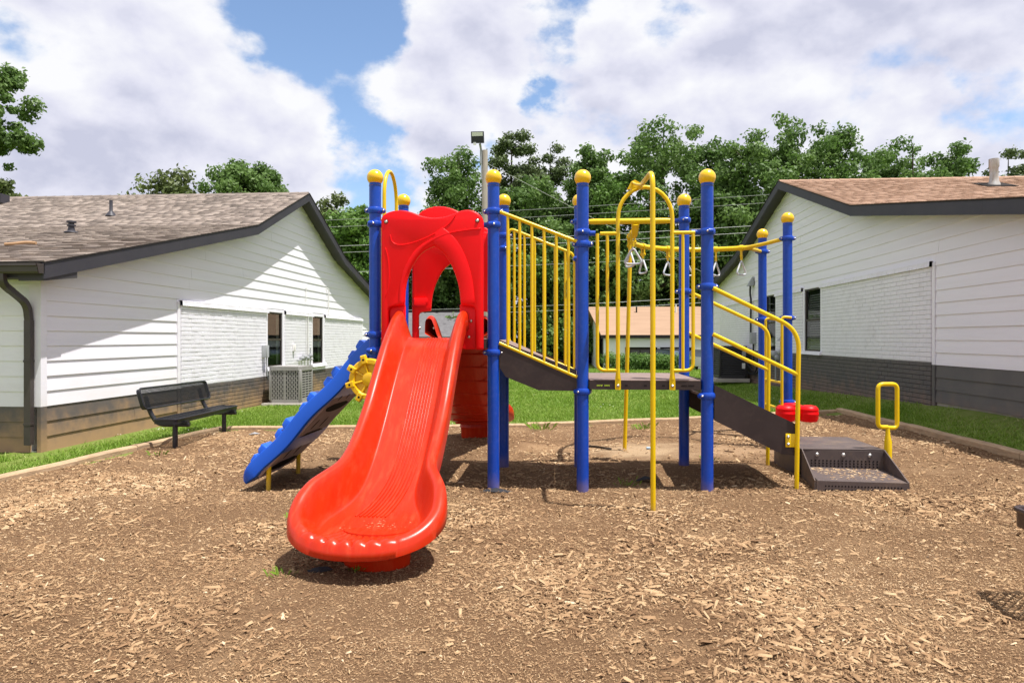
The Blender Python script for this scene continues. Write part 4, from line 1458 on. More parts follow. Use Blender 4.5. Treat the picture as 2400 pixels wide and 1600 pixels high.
    for i, (ua, ub, za, zb) in enumerate(bw):
        m_ = wbrick if za > z0 + stripe - .02 else gbrick
        n_ = proud + rr.uniform(-.0025, .0025)
        if i < 300:
            full = abs(ub - ua - bl) < 1e-4
            key = (m_.name, round(ub - ua, 3))
            if key not in shared:
                h = (ub - ua) / 2
                mm = MB()
                b_ = .004
                fr = lambda s_, n__: [(n__ * sg, -h + s_, -bh / 2 + s_), (n__ * sg, h - s_, -bh / 2 + s_), (n__ * sg, h - s_, bh / 2 - s_), (n__ * sg, -h + s_, bh / 2 - s_)]
                mm.add(fr(0, -.05) + fr(0, -b_) + fr(b_, 0), [(0, 1, 5, 4), (1, 2, 6, 5), (2, 3, 7, 6), (3, 0, 4, 7), (4, 5, 9, 8), (5, 6, 10, 9), (6, 7, 11, 10), (7, 4, 8, 11), (8, 9, 10, 11), (3, 2, 1, 0)])
                shared[key] = mm.mesh('brick', m_)
            link('brick', shared[key], W((ua + ub) / 2, n_, (za + zb) / 2), H)
        else:
            (rest_w if m_ is wbrick else rest_g).hexa(hexn(ua, ub, n_, n_ - .05, za, zb))
    if rest_w.v: rest_w.build('brickwork', wbrick, H, kind='stuff')
    if rest_g.v: rest_g.build('brickwork', gbrick, H, kind='stuff')
    # projecting rowlock course on top of the brick, broken at the windows
    cuts = sorted((wa - .04, wb + .10) for (wa, wb, *_r) in windows)
    a = bu0 - .02
    segs = []
    for (c0_, c1_) in cuts:
        segs.append((a, c0_))
        a = c1_
    segs.append((a, bu1 + .02))
    rl = MB()
    for (a, b) in segs:
        if b - a < 0.15: continue
        u = a
        while u < b - .03:
            j = rr.uniform(-.003, .003)
            rl.hexa(hexn(u + .004, min(u + .066, b), proud + .038 + j, -.02, brick_top - .072, brick_top + .018 + j, None, None, proud + .020 + j))
            u += .070
        rl.hexa(hexn(a + .004, b - .004, proud + .028, -.02, brick_top - .070, brick_top + .012))
    rl.build('rowlock_course', wbrick, H, kind='stuff')
    # windows
    for (wa, wb, w0, w1, blind) in windows:
        wn = MB()
        fr = .035
        for (a, b, c, d) in ((wa, wa + fr, w0, w1), (wb - fr, wb, w0, w1), (wa, wb, w0, w0 + fr), (wa, wb, w1 - fr, w1), (wa, wb, (w0 + w1) / 2 - .022, (w0 + w1) / 2 + .022)):
            wn.hexa(hexn(a, b, .012, -.05, c, d))
        wo = wn.build('window', WFR, H)
        for (n_, c, d) in ((-.004, w0 + fr, (w0 + w1) / 2 - .022), (-.014, (w0 + w1) / 2 + .022, w1 - fr)):
            q = [W(wa + fr, n_, c), W(wb - fr, n_, c), W(wb - fr, n_, d), W(wa + fr, n_, d)]
            MB().add(q if sg > 0 else q[::-1], [(0, 1, 2, 3)]).mesh_out('pane', GLASS, wo)
        q = MB()
        q.hexa(hexn(wa, wb, -.1, -.11, w0, w1))
        q.build('room_back', ROOM, wo)
        if blind:
            nsl = int((w1 - w0 - .1) / .052)
            sl_mesh = None
            for k in range(nsl):
                zz = w0 + .05 + k * .052
                if sl_mesh is None:
                    mm = MB()
                    c_ = ((wa + wb) / 2, zz)
                    mm.hexa([(sg * .014, wa + fr - c_[0], -.018), (sg * .014, wb - fr - c_[0], -.018), (sg * .011, wb - fr - c_[0], -.018), (sg * .011, wa + fr - c_[0], -.018), (sg * -.016, wa + fr - c_[0], .018), (sg * -.016, wb - fr - c_[0], .018), (sg * -.019, wb - fr - c_[0], .018), (sg * -.019, wa + fr - c_[0], .018)])
                    sl_mesh = mm.mesh('blind_slat', BLD)
                link('blind_slat', sl_mesh, W((wa + wb) / 2, -.062, zz), wo)
        else:
            q = MB()
            for s_ in (wa + fr, wb - fr - .11):
                q.hexa(hexn(s_, s_ + .11, -.06, -.065, w0 + fr, w1 - fr))
            q.build('curtain', BLD, wo)
        # reveal: white casing and brick sill
        for (a, b) in ((wa - .10, wa - .002), (wb + .002, wb + .10)):
            MB().hexa(hexn(a, b, .028, -.02, w0, max(w1 + .02, brick_top - .005))).build('window_casing', white, H)
        MB().hexa(hexn(wa - .13, wb + .13, proud + .055, -.02, w0 - .075, w0 - .002, None, None, proud + .03)).build('window_sill', wbrick, H)
        MB().hexa(hexn(wa - .002, wb + .002, .028, -.06, w1 + .002, max(w1 + .03, brick_top - .005))).build('window_casing', white, H)
    # roof slab, soffits, fascia
    for i in range(4):
        (ua, za), (ub, zb) = roof[i], roof[i + 1]
        MB().hexa([W(ua, over, za - .05), W(ub, over, zb - .05), W(ub, -depth, zb - .05), W(ua, -depth, za - .05), W(ua, over, za - .006), W(ub, over, zb - .006), W(ub, -depth, zb - .006), W(ua, -depth, za - .006)]).build('roof_slope', DRK, H)
        MB().hexa([W(ua, over - .03, za - .082), W(ub, over - .03, zb - .082), W(ub, -.10, zb - .082), W(ua, -.10, za - .082), W(ua, over - .03, za - .052), W(ub, over - .03, zb - .052), W(ub, -.10, zb - .052), W(ua, -.10, za - .052)]).build('soffit', SOF, H)
        L_ = ub - ua
        nb = 2 if L_ > 3.6 else 1
        for k in range(nb):
            a, b = ua + L_ * k / nb + (.002 if k else 0), ua + L_ * (k + 1) / nb
            MB().hexa([W(a, over + .022, zr(a) - FA), W(b, over + .022, zr(b) - FA), W(b, over - .012, zr(b) - FA), W(a, over - .012, zr(a) - FA), W(a, over + .022, zr(a) - .012), W(b, over + .022, zr(b) - .012), W(b, over - .012, zr(b) - .012), W(a, over - .012, zr(a) - .012)]).build('fascia_board', FAS, H)
        tr = MB()
        tr.hexa([W(ua, over + .032, za - .016), W(ub, over + .032, zb - .016), W(ub, over - .02, zb - .016), W(ua, over - .02, za - .016), W(ua, over + .032, za - .002), W(ub, over + .032, zb - .002), W(ub, over - .02, zb - .002), W(ua, over - .02, za - .002)])
        tr.build('drip_edge', DRK, H)
    # shingles on the slopes that face the camera
    ex = 0.118
    lib = []
    for k in range(9):
        w = (.16, .19, .22, .24, .27, .18, .21, .23, .25)[k]
        th_ = (.011, .013, .009, .015, .010, .016, .012, .008, .014)[k]
        mm = MB()
        mm.hexa([(-w / 2, 0, .001), (w / 2, 0, .001), (w / 2, ex * 1.06, 0), (-w / 2, ex * 1.06, 0), (-w / 2, 0, .001 + th_), (w / 2, 0, .001 + th_), (w / 2, ex * 1.06, .003), (-w / 2, ex * 1.06, .003)])
        me = mm.mesh('shingle', shingle_mat)
        a = me.attributes.new('tint', 'FLOAT', 'FACE')
        t = (.05, .25, .45, .6, .8, .95, .35, .7, .15)[k]
        a.data.foreach_set('value', [t] * len(me.polygons))
        lib.append((w, th_, me, t))
    items = []
    a_lo, a_hi = shingle_range
    for i in (0, 1):
        (ua, za), (ub, zb) = roof[i], roof[i + 1]
        d = Vector((0, ub - ua, zb - za))
        L_ = d.length
        d.normalize()
        nn = Vector((0, -d.z, d.y))
        rows = int(L_ / ex)
        for r_ in range(rows + 1):
            if i == 1 and r_ == rows: break
            s = r_ * ex
            lim = a_hi + (a_lo - a_hi) * 0
            x = over + .028
            while x > -lim:
                k = rr.randrange(9)
                w = lib[k][0]
                if x == over + .028:
                    x0_ = rr.uniform(.4, 1) * w
                else:
                    x0_ = w
                p = Vector(W(0, x - w / 2 if x0_ == w else x - w / 2, 0)) + Vector((0, ua, za)) + d * s + nn * 0.0
                items.append((p, k, i))
                x -= w + .003
    items.sort(key=lambda it: (it[0] - cpos).length)
    rots = []
    for i in (0, 1):
        (ua, za), (ub, zb) = roof[i], roof[i + 1]
        rots.append(math.atan2(zb - za, ub - ua))
    VV, FF, TT = [], [], []
    for n_, (p, k, i) in enumerate(items):
        if n_ < 300:
            o = link('shingle', lib[k][2], p, H)
            o.rotation_euler = (rots[i], 0, 0)
        else:
            w, th_, me, t = lib[k]
            c_, s_ = math.cos(rots[i]), math.sin(rots[i])
            b = len(VV)
            for v in me.vertices:
                VV.append((p.x + v.co.x, p.y + v.co.y * c_ - v.co.z * s_, p.z + v.co.y * s_ + v.co.z * c_))
            for f in me.polygons:
                FF.append([q + b for q in f.vertices])
                TT.append(min(1, max(0, t + rr.uniform(-.15, .15))))
    o = link('shingles', np_mesh('shingles', np.array(VV), np.array(FF), shingle_mat, TT), (0, 0, 0), H)
    o['kind'] = 'stuff'
    # ridge cap
    (ua, za) = roof[2]
    x = over
    cap = MB()
    while x > -a_hi:
        cap.hexa([W(ua - .11, x, za - .045), W(ua + .11, x, za - .045), W(ua + .11, x - .24, za - .05), W(ua - .11, x - .24, za - .05), W(ua - .02, x, za + .022), W(ua + .02, x, za + .022), W(ua + .02, x - .24, za + .014), W(ua - .02, x - .24, za + .014)])
        x -= .235
    q = cap.build('ridge_cap', shingle_mat, H, kind='stuff')
    a = q.data.attributes.new('tint', 'FLOAT', 'FACE')
    a.data.foreach_set('value', np.random.default_rng(3).random(len(q.data.polygons)).astype(np.float32) * .3)
    return H, W, zr


LROOF = [(7.46, 2.275), (13.06, 3.640), (15.80, 4.850), (18.54, 3.640), (24.14, 2.275)]
LH, LWm, lzr = house('white sided house left of the playground with brown shingle roof and dark gutter', -6.32, 1, 0.0, 7.81, 23.8, LROOF, 9.0, (10.84, 21.13),
                     [(14.20, 14.98, .76, 1.955, False), (16.86, 17.60, .735, 1.945, False)], .555, 2.0, True,
                     (WHT, WBK, WMO, GSD, GBK, GMO), .32, shingle_mat=SHG, seed=4, shingle_range=(0, 8.5))
RROOF = [(7.3, 2.855), (12.757, 3.807), (16.87, 5.200), (21.0, 3.93), (26.45, 2.97)]
RH, RWm, rzr = house('white sided house right of the playground with tan shingle roof, its gable in shade', 5.6, -1, 0.43, 6.0, 26.1, [(5.0, 2.45)] + RROOF[1:], 9.0, (10.64, 24.2),
                     [(15.03, 15.98, 1.10, 2.49, True), (18.09, 18.95, 1.06, 2.53, False)], .56, 2.53, False,
                     (WHT, WBK, WMO, GSR, GBR, GMO), .32, shingle_mat=SHR, seed=5, shingle_range=(0, 7.0))

# gutter and downspout of the left house
prof = [(0, 0), (-.085, 0), (-.10, .02), (-.105, .075), (-.125, .085), (-.125, .115), (-.115, .115), (-.11, .09), (-.09, .08), (-.085, .012), (-.006, .012), (-.006, .115), (0, .115)]
gut = MB().prism(prof, lambda a, b: (-5.985, 7.47 + a, 2.135 + b), lambda a, b: (-13.5, 7.47 + a, 2.135 + b)).build('gutter', GUT, LH)
MB().prism([(0, 0), (-.085, 0), (-.105, .075), (-.125, .115), (0, .115)], lambda a, b: (-5.982, 7.47 + a, 2.135 + b), lambda a, b: (-5.978, 7.47 + a, 2.135 + b)).build('gutter_cap', GUT, gut)
MB().box(-13.5, -5.99, 7.475, 7.50, 2.09, 2.262).build('eave_board', FAS, LH)
MB().box(-13.5, -6.02, 7.50, 7.80, 2.10, 2.112).build('soffit', SOF, LH)
MB().hexa([(-6.30, 7.47, 2.055), (-5.99, 7.47, 2.055), (-5.99, 8.02, 2.135), (-6.30, 8.02, 2.135), (-6.30, 7.47, 2.16), (-5.99, 7.47, 2.16), (-5.99, 8.02, 2.22), (-6.30, 8.02, 2.22)]).build('soffit_return', SOF, LH)
dsx = -6.405


def rect_pipe(pts, w, d):
    """rectangular downspout swept along points in the y-z plane with x offsets"""
    m = MB()
    vs = []
    for i, (x, y, z) in enumerate(pts):
        a, b = Vector(pts[max(i - 1, 0)]), Vector(pts[min(i + 1, len(pts) - 1)])
        t = (b - a).normalized()
        u = Vector((1, 0, 0)) - t * t.x
        u.normalize()
        v = t.cross(u)
        for (p, q) in ((-w, -d), (w, -d), (w, d), (-w, d)):
            vs.append(Vector((x, y, z)) + u * p + v * q)
    n = len(pts)
    fs = [(i * 4 + k, i * 4 + (k + 1) % 4, i * 4 + 4 + (k + 1) % 4, i * 4 + 4 + k) for i in range(n - 1) for k in range(4)] + [(0, 1, 2, 3), (4 * n - 4, 4 * n - 3, 4 * n - 2, 4 * n - 1)]
    return m.add(vs, fs)


top_ = fillet([(-6.455, 7.415, 2.15), (-6.455, 7.42, 2.02), (-6.41, 7.735, 1.80), (-6.405, 7.755, 1.60)], .10, 8)
rib = []
for i, p in enumerate(top_):
    rib.append(tuple(p))
ds = rect_pipe(rib, .038, .029).build('downspout', GUT, LH)
rect_pipe([(-6.405, 7.755, 1.605), (-6.405, 7.755, .10)], .041, .031).build('downspout_pipe', GUT, ds)
MB().box(-6.452, -6.358, 7.720, 7.79, .34, .365).build('downspout_strap', GUT, ds)
MB().box(-6.448, -6.362, 7.715, 7.79, 1.10, 1.125).build('downspout_strap', GUT, ds)
for i in range(9):
    j = 3 + i
    if j < len(rib) - 2:
        p, q = Vector(rib[j]), Vector(rib[j + 1])
        rect_pipe([tuple(p), tuple(p.lerp(q, .35))], .0395, .0305).build('elbow_crimp', GUT, ds)

# roof vents and a fallen stick on the left roof
def on_roof(x, y):
    return (x, y, lzr(y))


p = on_roof(-8.66, 11.45)
v = MB().lathe(Vector(p) + Vector((0, 0, -.02)), (0, 0, 1), [(.12, 0.03), (.11, .045), (.062, .06), (.045, .14), (.072, .145), (.072, .17), (.045, .175), (.045, .20), (.078, .205), (.078, .235), (.035, .245)], 18).build('roof_vent', FAS, LH, 40)
p = on_roof(-9.62, 13.9)
MB().lathe(Vector(p) + Vector((0, 0, -.03)), (0, 0, 1), [(.11, .02), (.095, .05), (.05, .11), (.034, .13), (.034, .36), (.03, .36)], 16).build('roof_vent', FAS, LH, 40)
p = on_roof(-13.3, 15.3)
MB().box(p[0] - .18, p[0] + .18, p[1] - .25, p[1], p[2] - .06, p[2] + .16).build('roof_vent', FAS, LH)
stick = MB().tube(spline([(-7.98, 9.22, lzr(9.22) + .035), (-7.86, 9.24, lzr(9.24) + .04), (-7.73, 9.30, lzr(9.30) + .05), (-7.58, 9.31, lzr(9.31) + .04)], 4), .022, 8).build('stick', mat('dry_stick', (0.42, 0.26, 0.15), 0.9, 0.1), None, 60)
tag(stick, 'short dry stick lying on the lower slope of the brown roof', 'stick')

# flue on the right roof
fz = rzr(15.3)
fl = MB().lathe((9.30, 15.3, fz - .05), (0, 0, 1), [(.13, 0.02), (.11, .10), (.085, .16), (.082, .42), (.098, .45), (.098, .62), (.09, .62)], 18).build('flue_pipe', mat('streaked_galvanised', (0.50, 0.50, 0.49), 0.5, 0.4, var=(0.36, 0.30, 0.24), vscale=16, stretch=(1, 1, .25), metal=.2), RH, 40)
MB().hexa([(9.0, 15.0, rzr(15.0) + .02), (9.62, 15.0, rzr(15.0) + .02), (9.62, 15.6, rzr(15.6) + .02), (9.0, 15.6, rzr(15.6) + .02), (9.0, 15.0, rzr(15.0) + .03), (9.62, 15.0, rzr(15.0) + .03), (9.62, 15.6, rzr(15.6) + .03), (9.0, 15.6, rzr(15.6) + .03)]).build('flue_flashing', DRK, fl)

# pipes, boxes and hose on the left wall
for (y, za, zb) in ((16.42, .75, 2.01), (17.93, 2.02, 2.72)):
    tube('wall_pipe', [(-6.25, y, za), (-6.25, y, zb), (-6.30, y - .06, zb + .02)], .014, PVC, LH, 8)
tube('wall_pipe', [(-6.25, 16.30, .95), (-6.25, 16.30, 1.95)], .007, PVC, LH, 6)
tube('wall_pipe', [(-6.27, 16.35, 2.30), (-6.27, 16.35, 2.68), (-6.27, 16.48, 2.70)], .009, PVC, LH, 6)
bx = MB().bbox(-6.275, -6.17, 13.86, 14.0, .98, 1.24, .01).build('disconnect_box', GRY, LH, 40)
tube('whip', spline([(-6.20, 13.93, .98), (-6.20, 13.94, .80), (-6.17, 13.95, .55), (-6.05, 13.95, .40)], 6), .014, GRY, LH, 8)
MB().bbox(-6.275, -6.22, 15.50, 15.58, 1.08, 1.25, .006).build('outlet_box', PVC, LH, 40)
for (y, z, r_) in ((15.9, .90, .05), (16.05, .93, .06), (16.25, .90, .05), (16.45, .95, .05)):
    MB().lathe((-6.20, y, z), (0, 1, 0), [(r_ * .5, -.06), (r_, -.04), (r_, .04), (r_ * .5, .06)], 12).build('gas_fitting', GRY, LH, 40)
tube('gas_pipe', [(-6.2, 15.6, .86), (-6.2, 16.6, .86)], .02, GRY, LH, 8)
tube('gas_pipe', [(-6.2, 16.45, .3), (-6.2, 16.45, 1.15)], .016, GRY, LH, 8)

# ------------------------------------------------------------------ condenser beside the left house
def condenser(x0, x1, y0, y1, z0, h, enamel, label, name, slots=True):
    t = thing(name, ((x0 + x1) / 2, (y0 + y1) / 2, z0), label, 'air conditioner')
    MB().bbox(x0 - .12, x1 + .06, y0 - .10, y1 + .12, z0 - .06, z0 + .05, .012).build('concrete_pad', CON, t, 40)
    zb = z0 + .06
    zt = z0 + h
    MB().bbox(x0 + .03, x1 - .03, y0 + .03, y1 - .03, zb + .02, zt - .03, .09).build('coil', ACF, t, 40)
    MB().bbox(x0, x1, y0, y1, zb, zb + .05, .07).build('base_pan', enamel, t, 40)
    MB().bbox(x0 - .01, x1 + .01, y0 - .01, y1 + .01, zt - .055, zt, .07).build('top_cap', enamel, t, 40)
    g = .062
    for (a, b) in ((x0, y0), (x1 - g, y0), (x0, y1 - g), (x1 - g, y1 - g)):
        MB().bbox(a, a + g, b, b + g, zb + .045, zt - .05, .022).build('corner_post', enamel, t, 40)
    return t, zb, zt, g


AC, zb, zt, g = condenser(-6.10, -5.40, 13.80, 14.48, -.02, .80, ACG, 'grey air conditioner with slotted sides against the left house', 'air_conditioner')
sl = MB()
# front face: two slotted panels, built as a lattice of strips
for (xa, xb) in ((-6.10 + g, -5.775), (-5.735, -5.40 - g)):
    n = 7
    w = (xb - xa) / n
    for k in range(n + 1):
        x = xa + w * k
        sl.box(x - .008, x + .008, 13.802, 13.812, zb + .045, zt - .05)
    for k in range(n):
        ph = 0 if k % 2 else .045
        z = zb + .05 + ph
        while z < zt - .06:
            sl.box(xa + w * k + .008, xa + w * (k + 1) - .008, 13.803, 13.811, z, z + .022)
            z += .09
sl.box(-5.775, -5.735, 13.801, 13.813, zb + .045, zt - .05)
for k in range(4):
    y = 13.80 + g + (14.48 - 13.80 - 2 * g) * (k + .0) / 3
    sl.box(-5.413, -5.402, y - .012, y + .012, zb + .045, zt - .05)
z = zb + .07
while z < zt - .06:
    sl.box(-5.412, -5.403, 13.80 + g, 14.48 - g, z, z + .026)
    z += .052
sl.build('slotted_panel', ACG, AC, kind='stuff')
MB().lathe((-5.75, 14.14, zt), (0, 0, 1), [(.28, 0), (.27, .012), (.05, .03)], 24).build('fan_grille', ACG, AC, 40)

AR, zb, zt, g = condenser(4.62, 5.42, 20.2, 21.0, .16, .98, ACD, 'dark louvred air conditioner against the right house behind the stair rails', 'air_conditioner')
lv = MB()
z = zb + .06
while z < zt - .07:
    lv.hexa([(4.62 + g, 20.198, z), (5.42 - g, 20.198, z), (5.42 - g, 20.222, z + .03), (4.62 + g, 20.222, z + .03), (4.62 + g, 20.198, z + .01), (5.42 - g, 20.198, z + .01), (5.42 - g, 20.222, z + .04), (4.62 + g, 20.222, z + .04)])
    lv.hexa([(4.618, 20.2 + g, z), (4.618, 21.0 - g, z), (4.642, 21.0 - g, z + .03), (4.642, 20.2 + g, z + .03), (4.618, 20.2 + g, z + .01), (4.618, 21.0 - g, z + .01), (4.642, 21.0 - g, z + .04), (4.642, 20.2 + g, z + .04)])
    z += .062
lv.build('louvre', ACD, AR, kind='stuff')
MB().box(5.27, 5.36, 20.186, 20.197, .50, .66).build('rating_plate', PVC, AR)
MB().box(5.27, 5.38, 20.186, 20.197, .86, 1.0).build('rating_plate', GRY, AR)
tube('refrigerant_hose', spline([(5.42, 20.3, .72), (5.46, 20.0, .50), (5.5, 19.7, .42), (5.53, 19.6, .62), (5.55, 19.65, .95)], 6), .022, BLK, AR, 8)
tube('refrigerant_hose', spline([(5.42, 20.35, .42), (5.45, 19.9, .36), (5.5, 19.4, .44), (5.54, 19.2, .75)], 6), .028, BLK, AR, 8)

# service mast, meter boxes on the right wall
MB().hexa([(5.56, 20.02, 2.90), (5.56, 20.30, 2.90), (5.42, 20.30, 2.90), (5.42, 20.02, 2.90), (5.56, 20.02, 3.16), (5.56, 20.10, 3.16), (5.53, 20.10, 3.16), (5.53, 20.02, 3.16)]).build('weatherhead', GRY, RH)
tube('service_cable', spline([(5.50, 20.15, 2.92), (5.51, 20.22, 2.7), (5.50, 20.1, 2.45), (5.50, 20.12, 2.0), (5.50, 20.12, 1.55)], 6), .028, BLK, RH, 8)
MB().bbox(5.42, 5.56, 19.75, 19.97, 1.22, 1.55, .01).build('meter_box', GRY, RH, 40)
tube('service_cable', [(5.50, 19.85, 1.22), (5.50, 19.85, .6)], .024, BLK, RH, 8)
for (y, z, r_) in ((17.65, .98, .09), (17.45, .90, .07), (17.3, 1.03, .06), (17.85, 1.0, .06)):
    MB().lathe((5.44, y, z), (0, 1, 0), [(r_ * .6, -.08), (r_, -.06), (r_, .06), (r_ * .6, .08)], 14).build('gas_meter', GRY, RH, 40)
MB().lathe((5.44, 17.25, 1.32), (0, 0, 1), [(.09, 0), (.085, .015), (.02, .09), (.012, .12)], 14).build('vent_hood', GRY, RH, 40)
tube('gas_pipe', [(5.46, 17.7, .25), (5.46, 17.7, 1.05), (5.46, 18.1, 1.05)], .022, GRY, RH, 8)
tube('gas_pipe', [(5.46, 17.3, .25), (5.46, 17.3, 1.30)], .022, GRY, RH, 8)

# ------------------------------------------------------------------ benches
def mesh_plank(bm, org, ux, uy, un, lx, ly, th_, cell, rim):
    """expanded-metal plank: rim tube, folded edge and a lattice of diamonds. org is the corner"""
    O = Vector(org)
    P = lambda a, b, c=0: tuple(O + ux * a + uy * b + un * c)
    m = MB()
    cr = .055
    loop = fillet([P(lx / 2, 0), P(0, 0), P(0, ly), P(lx, ly), P(lx, 0), P(lx / 2, 0)], cr, 5)
    m.ring(loop[:-1], rim, 8)
    sk = MB()
    q = len(loop) - 1
    vs = [tuple(p) for p in loop[:-1]] + [tuple(p - un * th_) for p in loop[:-1]]
    m.add(vs, [(i, (i + 1) % q, (i + 1) % q + q, i + q) for i in range(q)])
    # diamonds: two families of diagonal strands clipped to the rounded rectangle
    w = cell * .085

    def strand(k, sgn):
        pts = []
        # line: b = sgn*(a - k) * slope
        sl_ = 1.0
        a0, a1 = (k, k + ly / sl_) if sgn > 0 else (k - ly / sl_, k)
        A = (a0, 0) if sgn > 0 else (a1, 0)
        B = (a1, ly) if sgn > 0 else (a0, ly)
        # clip in a to [0,lx]
        def clip(p, r_):
            (ax, ay), (bx_, by) = p, r_
            t0, t1 = 0, 1
            dx = bx_ - ax
            for (e, lim) in ((1, 0.0), (-1, lx)):
                f0, f1 = e * (ax - lim), e * (bx_ - lim)
                if f0 < 0 and f1 < 0: return None
                if f0 < 0: t0 = max(t0, f0 / (f0 - f1))
                if f1 < 0: t1 = min(t1, f0 / (f0 - f1))
            if t1 <= t0: return None
            return (ax + dx * t0, ay + (by - ay) * t0), (ax + dx * t1, ay + (by - ay) * t1)
        r_ = clip(A, B)
        if r_ is None: return
        (a, b), (c, d) = r_
        L_ = math.hypot(c - a, d - b)
        if L_ < cell: return
        nx_, ny_ = -(d - b) / L_ * w, (c - a) / L_ * w
        for (h0, h1) in ((-.001, -.006),):
            m.hexa([P(a + nx_, b + ny_, h1), P(c + nx_, d + ny_, h1), P(c - nx_, d - ny_, h1), P(a - nx_, b - ny_, h1), P(a + nx_, b + ny_, h0), P(c + nx_, d + ny_, h0), P(c - nx_, d - ny_, h0), P(a - nx_, b - ny_, h0)])
    k = -ly
    while k < lx + ly:
        strand(k, 1)
        strand(k, -1)
        k += cell
    return m


BN = thing('park_bench', (-4.88, 9.0, th(-4.88, 9)), 'black perforated metal bench standing in the mulch by the left house', 'bench')
b0 = Vector((-4.72, 8.04, .385))
b1 = Vector((-4.90, 10.0, .360))
ul = (b1 - b0).normalized()
wv_ = Vector((-ul.y, ul.x, 0)).normalized()   # towards the house
if wv_.x > 0: wv_ = -wv_
up = Vector((0, 0, 1))
Lb = (b1 - b0).length
mesh_plank(None, b0, ul, wv_, (ul.cross(wv_)).normalized() if (ul.cross(wv_)).z > 0 else -(ul.cross(wv_)).normalized(), Lb, .29, .055, .030, .012).build('seat', BLK, BN, 40)
bu = (up * .96 + wv_ * .28).normalized()
bnrm = ul.cross(bu).normalized()
if bnrm.x < 0: bnrm = -bnrm
mesh_plank(None, b0 + wv_ * .40 + up * .125 + ul * .03, ul, bu, bnrm, Lb - .06, .265, .045, .030, .012).build('backrest', BLK, BN, 40)
for s in (.22, Lb - .22):
    q = b0 + ul * s
    f = q + up * -.085
    tube('seat_frame', fillet([f - wv_ * .06, f + wv_ * .33, f + wv_ * .43 + up * .14, f + wv_ * .49 + up * .36], .16, 8), .028, BLK, BN, 14)
    tube('bench_leg', [(q.x + wv_.x * .12, q.y + wv_.y * .12, -.15), (q.x + wv_.x * .12, q.y + wv_.y * .12, f.z)], .032, BLK, BN, 14)
    MB().box(q.x - .10, q.x + .05, q.y - .03, q.y + .03, f.z - .012 + .03, f.z + .05).build('seat_bracket', BLK, BN)

B2 = thing('park_bench', (3.2, 3.75, th(3.2, 3.75)), 'corner of a brown rimmed mesh seat poking in at the right edge of the mulch', 'bench')
c_ = Vector((2.275, 3.60, .535))
ul2 = Vector((1, -.03, 0)).normalized()
wv2 = Vector((-ul2.y, ul2.x, 0))
bm2 = mat('brown_coated_steel', (0.035, 0.018, 0.014), 0.36, 0.5, coat=.2)
mesh_plank(None, c_, ul2, -wv2, up, 1.83, .30, .085, .042, .014).build('seat', bm2, B2, 40)
for s in (.30, 1.53):
    q = c_ + ul2 * s - wv2 * .15
    tube('bench_leg', [(q.x, q.y, -.1), (q.x, q.y, c_.z - .05)], .035, bm2, B2, 14)
    tube('seat_frame', [q - wv2 * .13 + up * -.045, q + wv2 * .13 + up * -.045], .025, bm2, B2, 12)

# ------------------------------------------------------------------ timbers round the mulch
def timber_run(pts, lab, ztop):
    """lays 2.4 m timbers end to end"""
    out = []
    for (a, b) in zip(pts[:-1], pts[1:]):
        a, b = Vector((*a, 0)), Vector((*b, 0))
        L_ = (b - a).length
        n = max(1, round(L_ / 2.44))
        for k in range(n):
            p, q = a.lerp(b, k / n), a.lerp(b, (k + 1) / n)
            out.append((p, q))
    return out


k = 0
tim_labels = {'left': ['weathered landscape timber at the left edge nearest the camera, below the lawn strip', 'weathered landscape timber left of the bench along the lawn strip', 'sunken landscape timber running behind the black bench'],
              'back': ['landscape timber between the bench and the blue climbing ramp, at the back of the mulch', 'landscape timber behind the red slides, along the back lawn', 'landscape timber seen under the sloping walkway, along the back lawn', 'landscape timber seen under the low deck, along the back lawn', 'landscape timber ending at the back right corner of the mulch, behind the red step'],
              'right': ['landscape timber running from the back right corner toward the yellow grab loop', 'landscape timber at the right edge of the picture, below the shaded lawn strip', 'landscape timber out at the right, nearest the camera']}


def lay(side, pts):
    i = 0
    for (p, q) in timber_run(pts, side, 0):
        d = (q - p).normalized()
        nrm = Vector((-d.y, d.x, 0)) * .055
        p, q = p + d * .004, q - d * .004
        zt_ = .055 if side == 'back' else .065
        h0, h1 = th(p.x, p.y) + zt_ + random.uniform(-.008, .008), th(q.x, q.y) + zt_ + random.uniform(-.008, .008)
        m = MB()
        c = .018
        prof = [(-1, -.14), (1, -.14), (1, -c), (.68, 0), (-.68, 0), (-1, -c)]
        vs = []
        N_ = 9
        for s in range(N_):
            t = s / (N_ - 1)
            o = p.lerp(q, t)
            h = h0 + (h1 - h0) * t + .004 * math.sin(t * 9 + i)
            for (a, b) in prof:
                vs.append((o.x + nrm.x * a, o.y + nrm.y * a, h + b))
        fs = [(s * 6 + j, s * 6 + (j + 1) % 6, s * 6 + 6 + (j + 1) % 6, s * 6 + 6 + j) for s in range(N_ - 1) for j in range(6)] + [tuple(range(6)), tuple(range((N_ - 1) * 6, N_ * 6))]
        m.add(vs, fs)
        o = m.build('landscape_timber', TIM)
        L_ = tim_labels[side]
        tag(o, L_[i] if i < len(L_) else None, 'timber', 'timbers edging the mulch bed')
        if i >= len(L_): o['label'] = L_[-1]
        i += 1


lay('left', [(-5.52, 4.4), (-5.41, 6.1), (-5.11, 9.95)])
lay('back', [(-5.05, 9.99), (-3.1, 10.14), (4.62, 11.78)])
lay('right', [(4.675, 11.78), (4.675, 7.2), (4.80, 5.0)])

